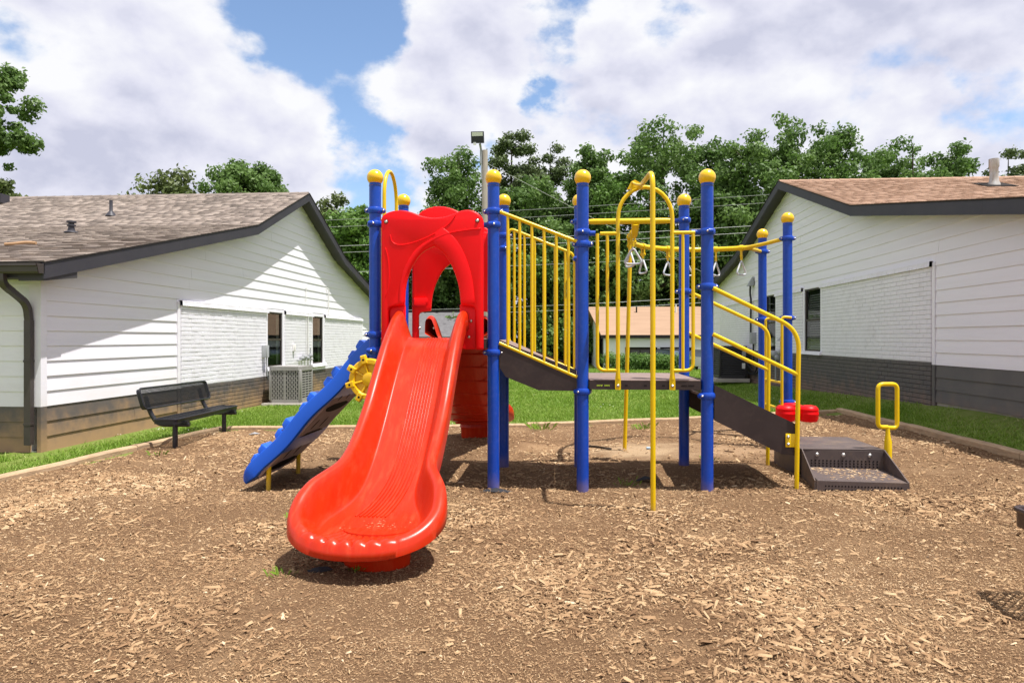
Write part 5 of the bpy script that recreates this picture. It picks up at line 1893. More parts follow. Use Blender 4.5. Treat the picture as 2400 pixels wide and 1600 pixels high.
# ------------------------------------------------------------------ background: far houses, cars, hedge, pole, wires
FH = thing('far_house', (6.5, 52, th(6.5, 52)), 'small white house with flat tan roof and dark carport beyond the back lawn', 'house')
zg = -.9
MB().box(3.15, 10.6, 50.4, 58, zg, 1.45).build('wall', FWH, FH)
MB().hexa([(2.95, 49.9, 1.50), (11.2, 49.9, 1.50), (11.4, 55.0, 3.78), (2.15, 55.0, 3.78), (2.95, 49.9, 1.62), (11.2, 49.9, 1.62), (11.4, 55.0, 3.90), (2.15, 55.0, 3.90)]).build('roof', SHF, FH)
MB().hexa([(2.15, 55.0, 3.78), (11.4, 55.0, 3.78), (11.2, 60, 1.5), (2.95, 60, 1.5), (2.15, 55.0, 3.9), (11.4, 55.0, 3.9), (11.2, 60, 1.62), (2.95, 60, 1.62)]).build('roof', SHF, FH)
MB().box(2.93, 11.2, 49.86, 49.92, 1.38, 1.60).build('fascia_board', DRK, FH)
MB().prism([(50.2, zg), (59.5, zg), (59.5, 1.55), (55.0, 3.7), (50.2, 1.55)], lambda a, b: (2.70, a, b), lambda a, b: (2.82, a, b)).build('gable_wall', FWH, FH)
MB().box(3.15, 4.7, 50.2, 50.39, zg, 1.40).build('wall_panel', FWH, FH)
MB().box(4.7, 9.7, 50.15, 50.39, .72, 1.40).build('wall_panel', FWH, FH)
MB().box(4.72, 9.7, 50.33, 50.395, zg, .72).build('carport_shade', HOL, FH)  # dark slab on the solid wall, painting the carport's inner shade
MB().box(7.05, 7.25, 50.2, 50.32, zg, .72).build('carport_post', FWH, FH)
w = MB().box(5.05, 6.55, 50.28, 50.33, -.25, .60).build('window', WFR, FH)
for k in range(2):
    MB().box(5.15 + k * .72, 5.75 + k * .72, 50.26, 50.279, -.15, .5).build('pane', mat('far_pane', (.09, .085, .085), .3, .5) if k == 0 else MATS['far_pane'], w)
for (x, h) in ((5.95, .55), (9.0, .75)):
    MB().lathe((x, 53.9, 3.3), (0, 0, 1), [(.12, 0), (.12, .04), (.06, .06), (.06, h)], 10).build('roof_vent', DRK if x < 8 else PVC, FH)

GH = thing('far_house', (-9.5, 54, th(-9, 54)), 'grey roofed house seen through the arch of the red panels', 'house')
MB().box(-14.0, -5.2, 53.2, 60, zg, 1.40).build('wall', FWH, GH)
MB().hexa([(-14.4, 52.6, 1.35), (-4.9, 52.6, 1.35), (-4.9, 57, 3.45), (-14.4, 57, 3.45), (-14.4, 52.6, 1.5), (-4.9, 52.6, 1.5), (-4.9, 57, 3.6), (-14.4, 57, 3.6)]).build('roof', SHD, GH)
MB().box(-14.4, -4.9, 56.9, 57.1, 3.58, 3.72).build('ridge_cap', DRK, GH)


def car(loc, rot, body, label, name, ww=1.75, ll=4.4):
    t = thing(name, loc, label, 'car')
    c, s = math.cos(rot), math.sin(rot)

    def T(x, y, z): return (loc[0] + x * c - y * s, loc[1] + x * s + y * c, loc[2] + z)
    def loft(prof_, hw, m, nm):
        q = MB()
        n_ = len(prof_)
        vs = [T(-hw(z) , y, z) for y, z in prof_] + [T(hw(z), y, z) for y, z in prof_]
        from mathutils.geometry import tessellate_polygon
        tr = tessellate_polygon([[Vector((y, z, 0)) for y, z in prof_]])
        q.add(vs, [tuple(a) for a in tr] + [tuple(i_ + n_ for i_ in reversed(a)) for a in tr] + [(i_, (i_ + 1) % n_, (i_ + 1) % n_ + n_, i_ + n_) for i_ in range(n_)])
        return q.build(nm, m, t, 40)
    h = ll / 2
    loft([(-h, .30), (-h, .62), (-h + .1, .80), (-h + 1.1, .92), (h - .4, .95), (h, .85), (h, .30)], lambda z: ww / 2 - (.06 if z > .7 else 0), body, 'body')
    loft([(-h + .95, .90), (-h + 1.65, 1.42), (h - 1.1, 1.46), (h - .35, .93)], lambda z: ww / 2 - .08 - (.16 if z > 1 else 0), CGL, 'windows')
    loft([(-h + 1.6, 1.40), (-h + 1.7, 1.47), (h - 1.2, 1.50), (h - 1.0, 1.44)], lambda z: ww / 2 - .22, body, 'car_roof')
    for y in (-h + .8, h - .85):
        for x in (-ww / 2 + .1, ww / 2 - .1):
            wh = MB().lathe(T(x, y, .32), (c, s, 0), [(.2, -.1), (.32, -.09), (.33, 0), (.32, .09), (.2, .1)], 18).build('wheel', RUB, t, 40)
            MB().lathe(T(x, y, .32), (c, s, 0), [(.19, -.108), (.19, .108)], 14).build('rim', GRY, wh, 40)
    for x in (-.6, .6):
        MB().lathe(T(x, -h - .005, .66), (-s * -1, -c, 0), [(.11, 0), (.09, .02)], 12).build('headlight', LENS, t, 40)
    return t


car((8.0, 49.0, -.88), R(25), CARP, 'dark car parked in front of the carport, half behind the hedge', 'parked_car')
car((10.15, 46.8, -.82), R(35), CARW, 'white car showing past the right end of the hedge', 'parked_car', 1.8, 4.3)

# hedge, pole, wires
def leaf_cloud(centers, radii, n, size, rg, flat=0.75, shell=0.55, up_bias=0.35, aspect=0.6):
    """leaf quads through and over a set of ellipsoid clumps; returns V, F, tint"""
    centers, radii = np.array(centers, float), np.array(radii, float)
    w = radii ** 2
    idx = rg.choice(len(centers), n, p=w / w.sum())
    d = rg.normal(size=(n, 3))
    d /= np.linalg.norm(d, axis=1)[:, None]
    r = (shell + (1 - shell) * rg.random(n) ** 0.5) * radii[idx] * np.abs(rg.normal(1.0, 0.22, n))
    P = centers[idx] + d * r[:, None] * np.array([1, 1, flat])
    nrm = d + rg.normal(size=(n, 3)) * 0.75 + np.array([0, 0, up_bias])
    nrm /= np.linalg.norm(nrm, axis=1)[:, None]
    a = np.cross(nrm, rg.normal(size=(n, 3)))
    a /= np.linalg.norm(a, axis=1)[:, None] + 1e-9
    b = np.cross(nrm, a)
    s = size * rg.uniform(0.6, 1.35, n)[:, None]
    q = nrm * s * 0.18
    V = np.stack([P - a * s, P - b * s * aspect + q, P + a * s, P + b * s * aspect + q], 1).reshape(-1, 3)
    F = np.arange(4 * n).reshape(n, 4)
    cl_t = rg.random(len(centers))
    tint = np.clip(0.45 * rg.random(n) + 0.55 * cl_t[idx], 0, 1)
    return V, F, tint


hr = np.random.default_rng(21)
hc = [(x, 46.2 + hr.uniform(-.25, .25), -.35 + hr.uniform(-.05, .12) + (-.3 if k % 2 else .25)) for k, x in enumerate(np.linspace(3.15, 8.45, 34))]
V, F, t_ = leaf_cloud(hc, [.5] * 34, 16000, .062, hr, .8, .6, .9)
h_ = link('hedge', np_mesh('hedge', V, F, LEAFL, t_), (0, 0, 0))
tag(h_, 'low clipped green hedge in front of the far tan roofed house', 'hedge')

UP = thing('utility_pole', (-3.36, 30, th(-3.4, 30)), 'wooden utility pole with a square floodlight on top behind the red panels', 'utility pole')
MB().lathe((-3.36, 30, th(-3.4, 30) - .3), (0, 0, 1), [(.17, 0), (.125, 10.35), (.11, 10.37)], 18).build('pole', WOODP, UP, 40)
lf = MB().hexa([(-3.92, 29.60, 9.93), (-3.36, 29.60, 9.93), (-3.36, 29.80, 10.0), (-3.92, 29.80, 10.0), (-3.92, 29.50, 10.42), (-3.36, 29.50, 10.42), (-3.36, 29.66, 10.46), (-3.92, 29.66, 10.46)]).build('floodlight', BLK, UP)
MB().hexa([(-3.88, 29.580, 10.08), (-3.40, 29.580, 10.08), (-3.40, 29.60, 10.08), (-3.88, 29.60, 10.08), (-3.88, 29.495, 10.39), (-3.40, 29.495, 10.39), (-3.40, 29.52, 10.39), (-3.88, 29.52, 10.39)]).build('lens', LENS, lf)
MB().box(-3.82, -3.70, 29.56, 29.62, 9.86, 9.97).build('sensor', PVC, UP)
tube('lamp_arm', [(-3.55, 29.75, 9.95), (-3.52, 29.9, 9.75), (-3.45, 30, 9.6)], .05, GRY, UP, 10)
MB().box(-3.56, -3.47, 29.83, 29.95, 9.1, 9.7).build('bracket', GRY, UP)
tube('ground_wire', [(-3.5, 29.86, 9.2), (-3.49, 29.86, 8.4)], .03, GRY, UP, 8)

WR = [((-24, 7.1), (40, 10.4), 0.5), ((-24, 6.15), (40, 9.2), 0.55), ((-24, 5.8), (40, 8.9), 0.55), ((-24, 4.75), (40, 7.6), 0.5), ((-24, 3.0), (26, 5.2), 0.9), ((-24, 2.75), (26, 4.9), .9), ((-24, 7.6), (40, 11.0), .5)]
for i, ((xa, za), (xb, zb_), sag) in enumerate(WR):
    pts = []
    for k in range(25):
        t = k / 24
        pts.append((xa + (xb - xa) * t, 36 + i * .12, za + (zb_ - za) * t - sag * 4 * t * (1 - t)))
    o = MB().tube(pts, .012, 6).build('power_line', WIRE, None, 60)
    tag(o, ['top pale cable of the group crossing the trees at the height of the ball caps', 'upper of the two close cables crossing behind the yellow beam', 'lower of the two close cables crossing behind the yellow beam', 'single cable crossing the trees halfway down the yellow arch', 'upper of the two low cables just above the far tan roof', 'lower of the two low cables just above the far tan roof', 'highest cable, crossing the trees near the right gable'][i], 'cable', 'cables strung in front of the trees')
o = MB().tube([(-3.36, 30, 9.2), (2, 36, 7.55), (9, 44, 5.6), (14, 50, 4.6)], .012, 6).build('power_line', WIRE, None, 60)
tag(o, 'thin cable slanting down to the right from the wooden pole', 'cable')
o = MB().tube([(24, 40, 8.2), (33, 40, 12.6)], .014, 6).build('power_line', WIRE, None, 60)
tag(o, 'thin cable rising to the right above the tan roof flue', 'cable')

# ------------------------------------------------------------------ trees
TREES = [
    (-9.07, 60.0, 18.40, 2.30, 'b'),
    (-4.73, 66.0, 22.40, 2.75, 'p'),
    (-1.02, 68.0, 21.20, 2.30, 'p'),
    (-2.88, 62.0, 15.91, 3.32, 'd'),
    (2.79, 63.0, 19.00, 1.96, 'b'),
    (4.78, 61.0, 16.31, 2.83, 'l'),
    (9.25, 62.0, 20.78, 3.04, 'b'),
    (13.96, 64.0, 20.12, 2.13, 'b'),
    (15.35, 58.0, 18.17, 2.17, 'b'),
    (19.65, 60.0, 20.14, 2.69, 'b'),
    (24.36, 62.0, 19.80, 2.64, 'b'),
    (29.62, 66.0, 19.30, 1.74, 'b'),
    (30.90, 62.0, 19.17, 2.24, 'b'),
    (35.31, 64.0, 18.90, 2.22, 'b'),
    (43.9, 70.0, 20.1, 3.1, 'p'),
    (-20.05, 58.0, 13.77, 1.72, 'o'),
    (-15.22, 50.0, 11.45, 1.57, 'l'),
    (-16.42, 63.0, 11.33, 2.45, 'd'),
    (-13.16, 64.0, 12.47, 2.47, 'd'),
    (-7.59, 62.0, 13.63, 2.76, 'd'),
    (0.61, 61.0, 11.79, 3.05, 'd'),
    (7.79, 61.0, 12.46, 3.00, 'd'),
    (12.27, 61.0, 13.16, 2.60, 'd'),
    (14.82, 58.0, 13.96, 2.10, 'd'),
    (-22.09, 46.0, 14.55, 3.0, 'r'),
    (-28.62, 48.0, 13.70, 2.87, 'o'),
    (-18.18, 20.0, 10.24, 2.13, 'n'),
    (-35.09, 40.0, 11.79, 1.27, 'o'),
]
TLAB = ['leafy tree left of the wooden pole, behind the red panels', 'tall pine just right of the wooden pole', 'thin airy pine second to the right of the pole', 'dark bushy tree under the pines', 'narrow leafy tree left of the second tall blue post', 'bright green bushy tree behind the second blue post',
        'tall leafy tree behind the yellow arch', 'leafy tree behind the front blue post right of the arch', 'leafy tree just left of the tan roof peak', 'tallest broad tree above the tan roof peak', 'broad tree right of the tallest one above the tan roof', 'small leafy tree filling the dip above the tan roof', 'two lobed leafy tree above the middle of the tan roof', 'leafy tree left of the roof flue', 'flat topped pine at the far right behind the flue',
        'thin olive tree just past the left gable peak', 'light green tree between the left gable and the first blue post', 'low dark tree behind the left blue post', 'low dark tree behind the red panels', 'dark understory tree behind the red slide panel', 'dark understory tree behind the sloping yellow rails', 'dark understory tree behind the fire pole', 'dark understory tree behind the front right blue post', 'dark tree left of the tan roof eave',
        'round dark green tree above the brown roof ridge', 'low olive tree left of the round one above the brown roof', 'leafy branch of a near tree entering at the upper left edge', 'small olive treetop above the brown roof at the left edge']


def build_tree(i, x, y, ztop, hw, kind):
    rg = np.random.default_rng(100 + i)
    zg_ = th(x, y)
    H_ = ztop - zg_
    t = thing('pine_tree' if kind == 'p' else 'leafy_tree', (x, y, zg_), TLAB[i], 'tree', 'trees behind the houses')
    cen, rad = [], []
    if kind == 'r':
        for k in range(90):
            d = rg.normal(size=3); d /= np.linalg.norm(d)
            rr_ = rg.uniform(.45, .93)
            c = np.array([x + d[0] * hw * rr_, y + d[1] * hw * rr_, ztop - hw * 1.15 + d[2] * hw * 1.05 * rr_ * .95])
            cen.append(c); rad.append(hw * rg.uniform(.16, .26))
        n, size, m, fl = 22000, .13, LEAFB, .85
    elif kind == 'p':
        for k in range(90):
            f = rg.random() ** .8
            zz = ztop - .5 - f * H_ * .62
            wr = hw * (0.45 + 0.95 * min(1, f * 2.2)) * (1.0 if f < .6 else .8)
            a = rg.uniform(0, 6.283); q = rg.uniform(.15, 1.0)
            cen.append((x + math.cos(a) * wr * q, y + math.sin(a) * wr * q, zz)); rad.append(rg.uniform(.55, 1.0))
        n, size, m, fl = 20000, .15, LEAFP, .62
    elif kind == 'n':
        # a long limb reaching into the picture
        for k in range(60):
            f = rg.random()
            zz = ztop - .25 - f * 3.2
            reach = hw * (0.26 + 0.36 * math.sin(f * 2.9)) * rg.uniform(.05, 1.0)
            cen.append((x + reach, y + rg.uniform(-1.0, 1.0), zz)); rad.append(rg.uniform(.15, .34))
        n, size, m, fl = 9000, .07, LEAFB, .75
    else:
        deep = .88 if kind in ('b', 'l') else .95
        wid_ = hw * {'b': 1.55, 'l': 1.35, 'd': 1.55, 'o': 1.2}[kind]
        # a few leading limbs, each carrying its own string of clumps
        nl = 7
        tips = []
        for k in range(nl):
            a = 6.283 * k / nl + rg.uniform(-.4, .4)
            tips.append((math.cos(a), math.sin(a), rg.uniform(.0, .22) if k else 0.0, rg.uniform(.35, .85) if k else .12))
        for k in range(170):
            ca_, sa_, drop, out_ = tips[rg.integers(nl)]
            f = drop + (1 - drop) * rg.random() ** 1.25
            zz = ztop - .35 - f * H_ * deep
            q = out_ * min(1.0, .40 + (f - drop) * 3.2) * (1 + .25 * f)
            cen.append((x + (ca_ * q + rg.normal(0, .20)) * wid_, y + (sa_ * q + rg.normal(0, .20)) * wid_, zz))
            rad.append(rg.uniform(.42, .95) * (hw / 2.3) ** .5 * (1 + .35 * f))
        n, size, fl = (25000 if y > 55 else 18000), .172, .8
        m = {'b': LEAFB, 'd': LEAFB, 'l': LEAFL, 'o': LEAFO}[kind]
    V, F, tt = leaf_cloud(cen, rad, n, size, rg, fl, .35)
    V = V - np.array([x, y, zg_])
    link('crown', np_mesh('crown', V, F, m, tt), (x, y, zg_), t)
    if kind == 'n':
        MB().tube([(x, y, zg_ - .2), (x + .2, y, zg_ + 4), (x, y, zg_ + 9)], [.3, .22, .1], 10).build('trunk', BARK, t, 60)
        tr = MB()
        for k in range(6):
            c = cen[rg.integers(len(cen))]
            tr.tube(spline([(x + .1, y, zg_ + 5 + k * .5), (x + (c[0] - x) * .5, y, c[2] - .2), tuple(c)], 4), [.07, .07, .06, .05, .045, .04, .03, .02, .012][:9], 6)
        tr.build('limb', BARK, t, 60, kind='stuff')
        return
    tr = MB().tube([(x, y, zg_ - .3), (x + .1, y, zg_ + H_ * .3), (x - .1, y, zg_ + H_ * .65), (x, y, ztop - .8)], [.30, .24, .15, .03], 10).build('trunk', BARK, t, 60)
    lb_ = MB()
    for k in range(9):
        c = cen[rg.integers(len(cen))]
        zb_ = max(zg_ + H_ * .25, c[2] - rg.uniform(1.0, 2.6))
        lb_.tube(spline([(x, y, zb_), ((x + c[0]) / 2, (y + c[1]) / 2, (zb_ + c[2]) / 2 + .1), tuple(c)], 3), [.09, .085, .075, .06, .045, .03, .02][:7], 6)
    lb_.build('limb', BARK, t, 60, kind='stuff')


for i, (x, y, zt_, hw, kd) in enumerate(TREES):
    build_tree(i, x, y, zt_, hw, kd)

# ------------------------------------------------------------------ wood chips, grass, weeds
def vnoise(x, y, s, seed):
    """smooth value noise, -1..1"""
    r_ = np.random.default_rng(seed)
    T = r_.uniform(-1, 1, (64, 64))
    X, Y = x * s + 100, y * s + 100
    xi, yi = np.floor(X).astype(int), np.floor(Y).astype(int)
    fx, fy = X - xi, Y - yi
    fx, fy = fx * fx * (3 - 2 * fx), fy * fy * (3 - 2 * fy)
    g = lambda a, b: T[a % 64, b % 64]
    return (g(xi, yi) * (1 - fx) + g(xi + 1, yi) * fx) * (1 - fy) + (g(xi, yi + 1) * (1 - fx) + g(xi + 1, yi + 1) * fx) * fy


def build_chips():
    r_ = np.random.default_rng(11)
    xs, ys, zone = [], [], []
    for k, (y0, y1, xw, n) in enumerate(((2.3, 4.2, 3.9, 150000), (4.2, 6.6, 5.6, 135000), (6.6, 12.0, 6.2, 100000))):
        x, y = r_.uniform(-xw, min(xw, 5.2), n), r_.uniform(y0, y1, n)
        xs.append(x); ys.append(y); zone.append(np.full(n, k))
    x, y, zone = np.concatenate(xs), np.concatenate(ys), np.concatenate(zone)
    # worn bare patches: under the rings, at the slide exits, beside the step
    bare = (0.95 * np.exp(-(((x - .95) / .75) ** 2 + ((y - 8.3) / .75) ** 2)) + .75 * np.exp(-(((x + .15) / .55) ** 2 + ((y - 8.6) / .30) ** 2)) + .55 * np.exp(-(((x - 2.0) / .7) ** 2 + ((y - 8.2) / .6) ** 2))
            + .5 * np.exp(-(((x - .15) / .9) ** 2 + ((y - 3.6) / .45) ** 2)) + .5 * np.exp(-(((x + 1.3) / .6) ** 2 + ((y - 3.25) / .25) ** 2)) + .45 * np.exp(-(((x + .6) / .5) ** 2 + ((y - 9.0) / .4) ** 2)))
    dens = 0.80 + 0.28 * vnoise(x, y, 1.6, 1) + 0.22 * vnoise(x, y, 4.5, 2)
    ok = in_bed(x, y, 0.0) & (np.abs(x) < .84 * y + .45) & (r_.random(len(x)) < np.clip(dens - bare, 0.05, 1))
    x, y, zone = x[ok], y[ok], zone[ok]
    n = len(x)
    big = np.clip(0.5 + 0.5 * vnoise(x, y, 1.1, 5) + 0.35 * vnoise(x, y, 3.3, 6), 0, 1)
    L_ = np.exp(r_.normal(-4.38, 0.55, n)) * (0.62 + 0.95 * big ** 1.5) * np.where(r_.random(n) < .08, 2.0, 1.0) * np.array([.92, 1.12, 1.32])[zone]
    L_ = np.clip(L_, .007, .125)
    W_ = np.clip(L_ * r_.uniform(.10, .34, n), .003, .021)
    Hh = np.clip(W_ * r_.uniform(.35, 1.0, n), .0015, .013)
    yaw = r_.uniform(0, 2 * np.pi, n)
    pit = r_.normal(0, .24, n)
    ca, sa = np.cos(yaw), np.sin(yaw)
    cp_, sp_ = np.cos(pit), np.sin(pit)
    u = np.stack([ca * cp_, sa * cp_, sp_], 1)
    v = np.stack([-sa, ca, r_.normal(0, .40, n)], 1)
    w = np.cross(u, v)
    z = terrain(x, y) + lumps(x, y) + .004 + r_.uniform(-.001, .008, n) + .008 * big * r_.random(n)
    P = np.stack([x, y, z], 1)
    e = r_.uniform(.35, 1.0, (n, 2))
    skew = r_.uniform(-.3, .3, n)
    a = u * (L_ / 2)[:, None]
    b = v * (W_ / 2)[:, None]
    h = w * Hh[:, None]
    A1 = P - a + b * e[:, :1]; A2 = P - a * (1 - .15 * e[:, 1:]) - b * e[:, :1]
    B1 = P + a * (1 - .2 * e[:, :1]) + b * e[:, 1:]; B2 = P + a - b * e[:, 1:]
    T1 = P - a * .82 + b * skew[:, None] + h; T2 = P + a * .86 + b * (skew * .6)[:, None] + h * .9
    V = np.stack([A1, A2, B1, B2, T1, T2], 1).reshape(-1, 3)
    base = (np.arange(n) * 6)[:, None, None]
    # near chips have both end facets; farther ones only the roof of the sliver
    tri = np.array([[0, 2, 5], [0, 5, 4], [1, 4, 5], [1, 5, 3]])[None]
    F = (base + tri).reshape(-1, 3)
    own = np.repeat(np.arange(n), 4)
    nz_ = np.nonzero(zone == 0)[0]
    F = np.concatenate([F, (base[nz_] + np.array([[0, 4, 1], [2, 3, 5]])[None]).reshape(-1, 3)])
    own = np.concatenate([own, np.repeat(nz_, 2)])
    tn = np.clip(r_.beta(2.2, 2.0, n) * .80 + .10 * vnoise(x, y, 1.3, 9) + .11, 0, 1)
    tn = np.where(r_.random(n) < .012, 1.0, tn)
    o = link('mulch_chips', np_mesh('mulch_chips', V, F, CHIP, tn[own]), (0, 0, 0))
    tag(o, kind='stuff')


build_chips()


def build_grass():
    r_ = np.random.default_rng(12)
    X, Y, HS = [], [], []
    for (x0, x1, y0, y1, n, hs) in ((-6.9, -4.9, 3.6, 9.0, 34000, .042), (-6.9, -4.6, 9.0, 12.5, 22000, .045), (-6.3, 5.7, 9.8, 15, 125000, .046), (-6.3, 5.7, 15, 23, 90000, .055), (-12, 13, 23, 36, 60000, .080), (-14, 16, 36, 52, 40000, .11),
                                    (4.6, 5.75, 5.5, 12.0, 26000, .042)):
        X.append(r_.uniform(x0, x1, n)); Y.append(r_.uniform(y0, y1, n)); HS.append(np.full(n, hs))
    x, y, hs = map(np.concatenate, (X, Y, HS))
    wall = np.minimum(np.where(y < 24, x + 6.32, 9), np.where(y < 26, 5.6 - x, 9))
    front = (y < 7.81) & (x < -6.2)
    front_w = np.where(front, 7.80 - y, 9)
    wall = np.where(front, front_w, wall)
    edge = np.clip((wall - .10) / .45, 0, 1)
    p = np.clip(edge + .25 * vnoise(x, y, 2.0, 31), 0, 1) * np.clip(.85 + .35 * vnoise(x, y, .8, 32), .25, 1)
    ok = (~in_bed(x, y, .018)) & (r_.random(len(x)) < p) & (wall > .04)
    x, y, hs, edge = x[ok], y[ok], hs[ok], edge[ok]
    n = len(x)
    z = terrain(x, y) - .004
    yaw = r_.uniform(0, 2 * np.pi, n)
    hgt = hs * r_.uniform(.5, 1.3, n)
    wid = hs * r_.uniform(.12, .22, n)
    lean = r_.normal(0, .55, (n, 2)) * hgt[:, None]
    dx, dy = np.cos(yaw) * wid, np.sin(yaw) * wid
    A_ = np.stack([x - dx, y - dy, z], 1)
    B_ = np.stack([x + dx, y + dy, z], 1)
    M_ = np.stack([x + dx * .8 + lean[:, 0] * .45, y + dy * .8 + lean[:, 1] * .45, z + hgt * .62], 1)
    C_ = np.stack([x + lean[:, 0] * 1.2, y + lean[:, 1] * 1.2, z + hgt], 1)
    V = np.stack([A_, B_, C_], 1).reshape(-1, 3)
    F = np.arange(3 * n).reshape(n, 3)
    t = np.clip(r_.beta(2, 2.4, n) * .72 + .12 * vnoise(x, y, 1.2, 33) + (1 - edge) * .42 * r_.random(n), 0, 1)
    o = link('grass', np_mesh('grass', V, F, GRASS, t), (0, 0, 0))
    tag(o, kind='stuff')


build_grass()

def build_clover():
    r_ = np.random.default_rng(44)
    x = np.concatenate([r_.uniform(-6.2, -5.2, 260), r_.uniform(-6, 5.5, 260)])
    y = np.concatenate([r_.uniform(5.2, 10, 260), r_.uniform(10.5, 17, 260)])
    k = (~in_bed(x, y, .03)) & (vnoise(x, y, 1.1, 61) > .25) & ~((y < 7.9) & (x < -6.2))
    x, y = x[k], y[k]
    z = terrain(x, y) + r_.uniform(.03, .05, len(x))
    s = r_.uniform(.005, .009, len(x))
    P = np.stack([x, y, z], 1)
    o = np.array([[1, 0, 0], [0, 1, 0], [-1, 0, 0], [0, -1, 0], [0, 0, 1.0]])
    V = (P[:, None] + o[None] * s[:, None, None]).reshape(-1, 3)
    F = ((np.arange(len(x)) * 5)[:, None, None] + np.array([[0, 1, 4], [1, 2, 4], [2, 3, 4], [3, 0, 4]])[None]).reshape(-1, 3)
    tag(link('clover_flowers', np_mesh('clover_flowers', V, F, mat('clover_white', (.70, .70, .62), .8, .1)), (0, 0, 0)), kind='stuff')


build_clover()

WEEDS = [(-1.62, 3.85, .05, 'small green weed sprouting in the shade under the slide exit'), (-1.22, 3.98, .035, 'tiny green weed in the shade beside the slide foot'),
         (.62, 6.42, .07, 'spiky weed in the deck shadow between the front blue posts'), (1.22, 10.2, .10, 'grass tuft behind the low deck near the back timber'),
         (-.30, 10.35, .11, 'ragged grass tuft in the mulch under the sloping walkway'), (-4.75, 7.7, .06, 'small grass tuft beside the left timber before the bench'),
         (1.62, 7.6, .05, 'weed at the foot of the rear blue post'), (-2.05, 5.1, .04, 'tiny sprout in the open mulch left of the slide exit'), (2.9, 3.45, .05, 'green weed in the mesh shadow at the right edge')]
for i, (x, y, s, lab) in enumerate(WEEDS):
    r_ = np.random.default_rng(200 + i)
    n = int(70 if s > .08 else 24)
    V, F = [], []
    for k in range(n):
        a = r_.uniform(0, 6.283); q = r_.uniform(0, s * 2.6)
        bx_, by_ = x + math.cos(a) * q * .7, y + math.sin(a) * q * .5
        z = th(bx_, by_) + .005
        l = s * r_.uniform(.35, 1.2); le = r_.uniform(.2, 1.1) * l
        c, s_ = math.cos(a + r_.normal(0, .5)), math.sin(a + r_.normal(0, .5))
        w = .0035
        V += [(bx_ - s_ * w, by_ + c * w, z), (bx_ + s_ * w, by_ - c * w, z), (bx_ + c * le * .5 + s_ * w, by_ + s_ * le * .5 - c * w, z + l * .75), (bx_ + c * le, by_ + s_ * le, z + l * .9)]
        F.append([4 * k, 4 * k + 1, 4 * k + 2, 4 * k + 3])
    V = np.array(V) - np.array([x, y, th(x, y)])
    o = link('weed', np_mesh('weed', V, np.array(F), GRASS, r_.uniform(.15, .6, n)), (x, y, th(x, y)))
    tag(o, lab, 'weed', 'weeds growing through the mulch')


def scrap(pts, lab, name='fabric_scrap', m=FAB, cat='scrap'):
    cx, cy = sum(p[0] for p in pts) / len(pts), sum(p[1] for p in pts) / len(pts)
    mm = MB()
    n = len(pts)
    vs = [(p[0], p[1], th(p[0], p[1]) + p[2]) for p in pts]
    vs += [(a, b, c - .004) for a, b, c in vs]
    ctr = (cx, cy, th(cx, cy) + max(p[2] for p in pts) + .012)
    vs.append(ctr)
    mm.add(vs, [(i, (i + 1) % n, 2 * n) for i in range(n)] + [(i, (i + 1) % n, (i + 1) % n + n, i + n) for i in range(n)])
    tag(mm.build(name, m), lab, cat)


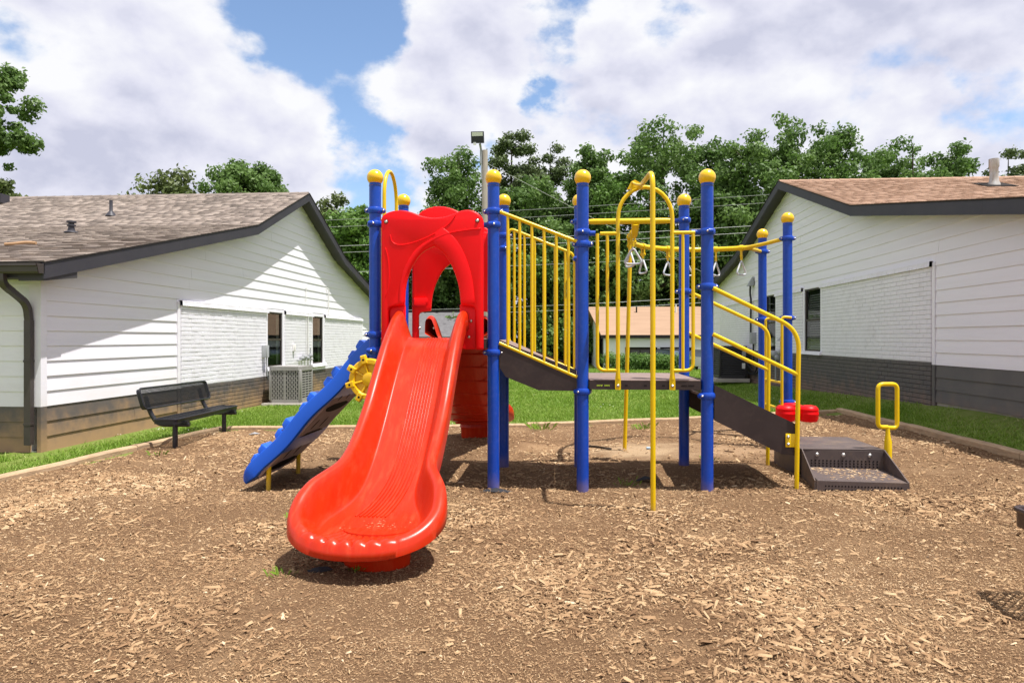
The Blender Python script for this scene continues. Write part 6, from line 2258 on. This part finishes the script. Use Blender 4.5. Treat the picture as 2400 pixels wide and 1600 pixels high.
scrap([(-.74, 6.10, .006), (-.62, 6.06, .02), (-.47, 6.10, .008), (-.44, 6.17, .004), (-.55, 6.15, .03), (-.68, 6.16, .02)], 'black fabric scrap at the foot of the second front blue post')
scrap([(-1.52, 3.93, .005), (-1.42, 3.91, .015), (-1.35, 3.95, .02), (-1.40, 4.0, .02), (-1.50, 3.97, .01)], 'black fabric lump in the shade under the slide exit')
scrap([(.70, 6.52, .02), (.82, 6.47, .05), (.90, 6.56, .03), (.80, 6.64, .04)], 'black fabric lump in the deck shadow behind the spiky weed')
scrap([(1.7, 9.75, .01), (2.6, 9.95, .015), (3.3, 9.82, .01), (2.7, 9.90, .02), (1.9, 9.82, .015)], 'strip of black fabric edging showing behind the stairs')
scrap([(-4.46, 9.42, .01), (-4.36, 9.38, .03), (-4.30, 9.46, .02), (-4.40, 9.52, .01)], 'grey scrap in the mulch just past the bench', 'fabric_scrap', GRY)
bt = MB().tube(spline([(.28, 8.62, th(.3, 8.6) + .02), (.42, 8.55, th(.4, 8.5) + .03), (.62, 8.40, th(.6, 8.4) + .02)], 4), .014, 6).build('stick', BARK, None, 60)
tag(bt, 'dark stick lying on the bare soil behind the low deck', 'stick')
litter = MB().bbox(1.05, 1.10, 8.42, 8.45, th(1.1, 8.4) + .004, th(1.1, 8.4) + .03, .006).build('wrapper', mat('pale_blue_wrapper', (.45, .62, .78), .4, .4))
tag(litter, 'tiny pale blue wrapper on the bare soil under the rings', 'litter')
# chips caught on the lower step and on the slide bed
r_ = np.random.default_rng(5)
def loose(name, pts, lab):
    V, F = [], []
    for k, (x, y, z, l) in enumerate(pts):
        a = r_.uniform(0, 6.28)
        c, s = math.cos(a) * l / 2, math.sin(a) * l / 2
        w = .15
        V += [(x - c, y - s, z), (x - s * w, y + c * w, z), (x + c, y + s, z), (x + s * w, y - c * w, z), (x, y, z + l * .12)]
        F += [[5 * k, 5 * k + 1, 5 * k + 4], [5 * k + 1, 5 * k + 2, 5 * k + 4], [5 * k + 2, 5 * k + 3, 5 * k + 4], [5 * k + 3, 5 * k, 5 * k + 4]]
    o = link(name, np_mesh(name, np.array(V), np.array(F), CHIP, np.repeat(r_.uniform(.35, 1, len(pts)), 4)), (0, 0, 0))
    tag(o, kind='stuff')


pts = []
for k in range(260):
    t = r_.random() ** .6
    x = 2.36 + r_.random() * .62
    y = 6.10 + t * .55
    pts.append((x, y, .162 - (x - 2.3) * .022, r_.uniform(.012, .05)))
loose('loose_chips', pts, '')
pts = []
for k in range(60):
    x, y = SCX + r_.normal(.02, .11), 4.13 + r_.normal(0, .045)
    pts.append((x, y, BEDF(Y0 - y) + .003, r_.uniform(.006, .022)))
loose('slide_litter', pts, '')
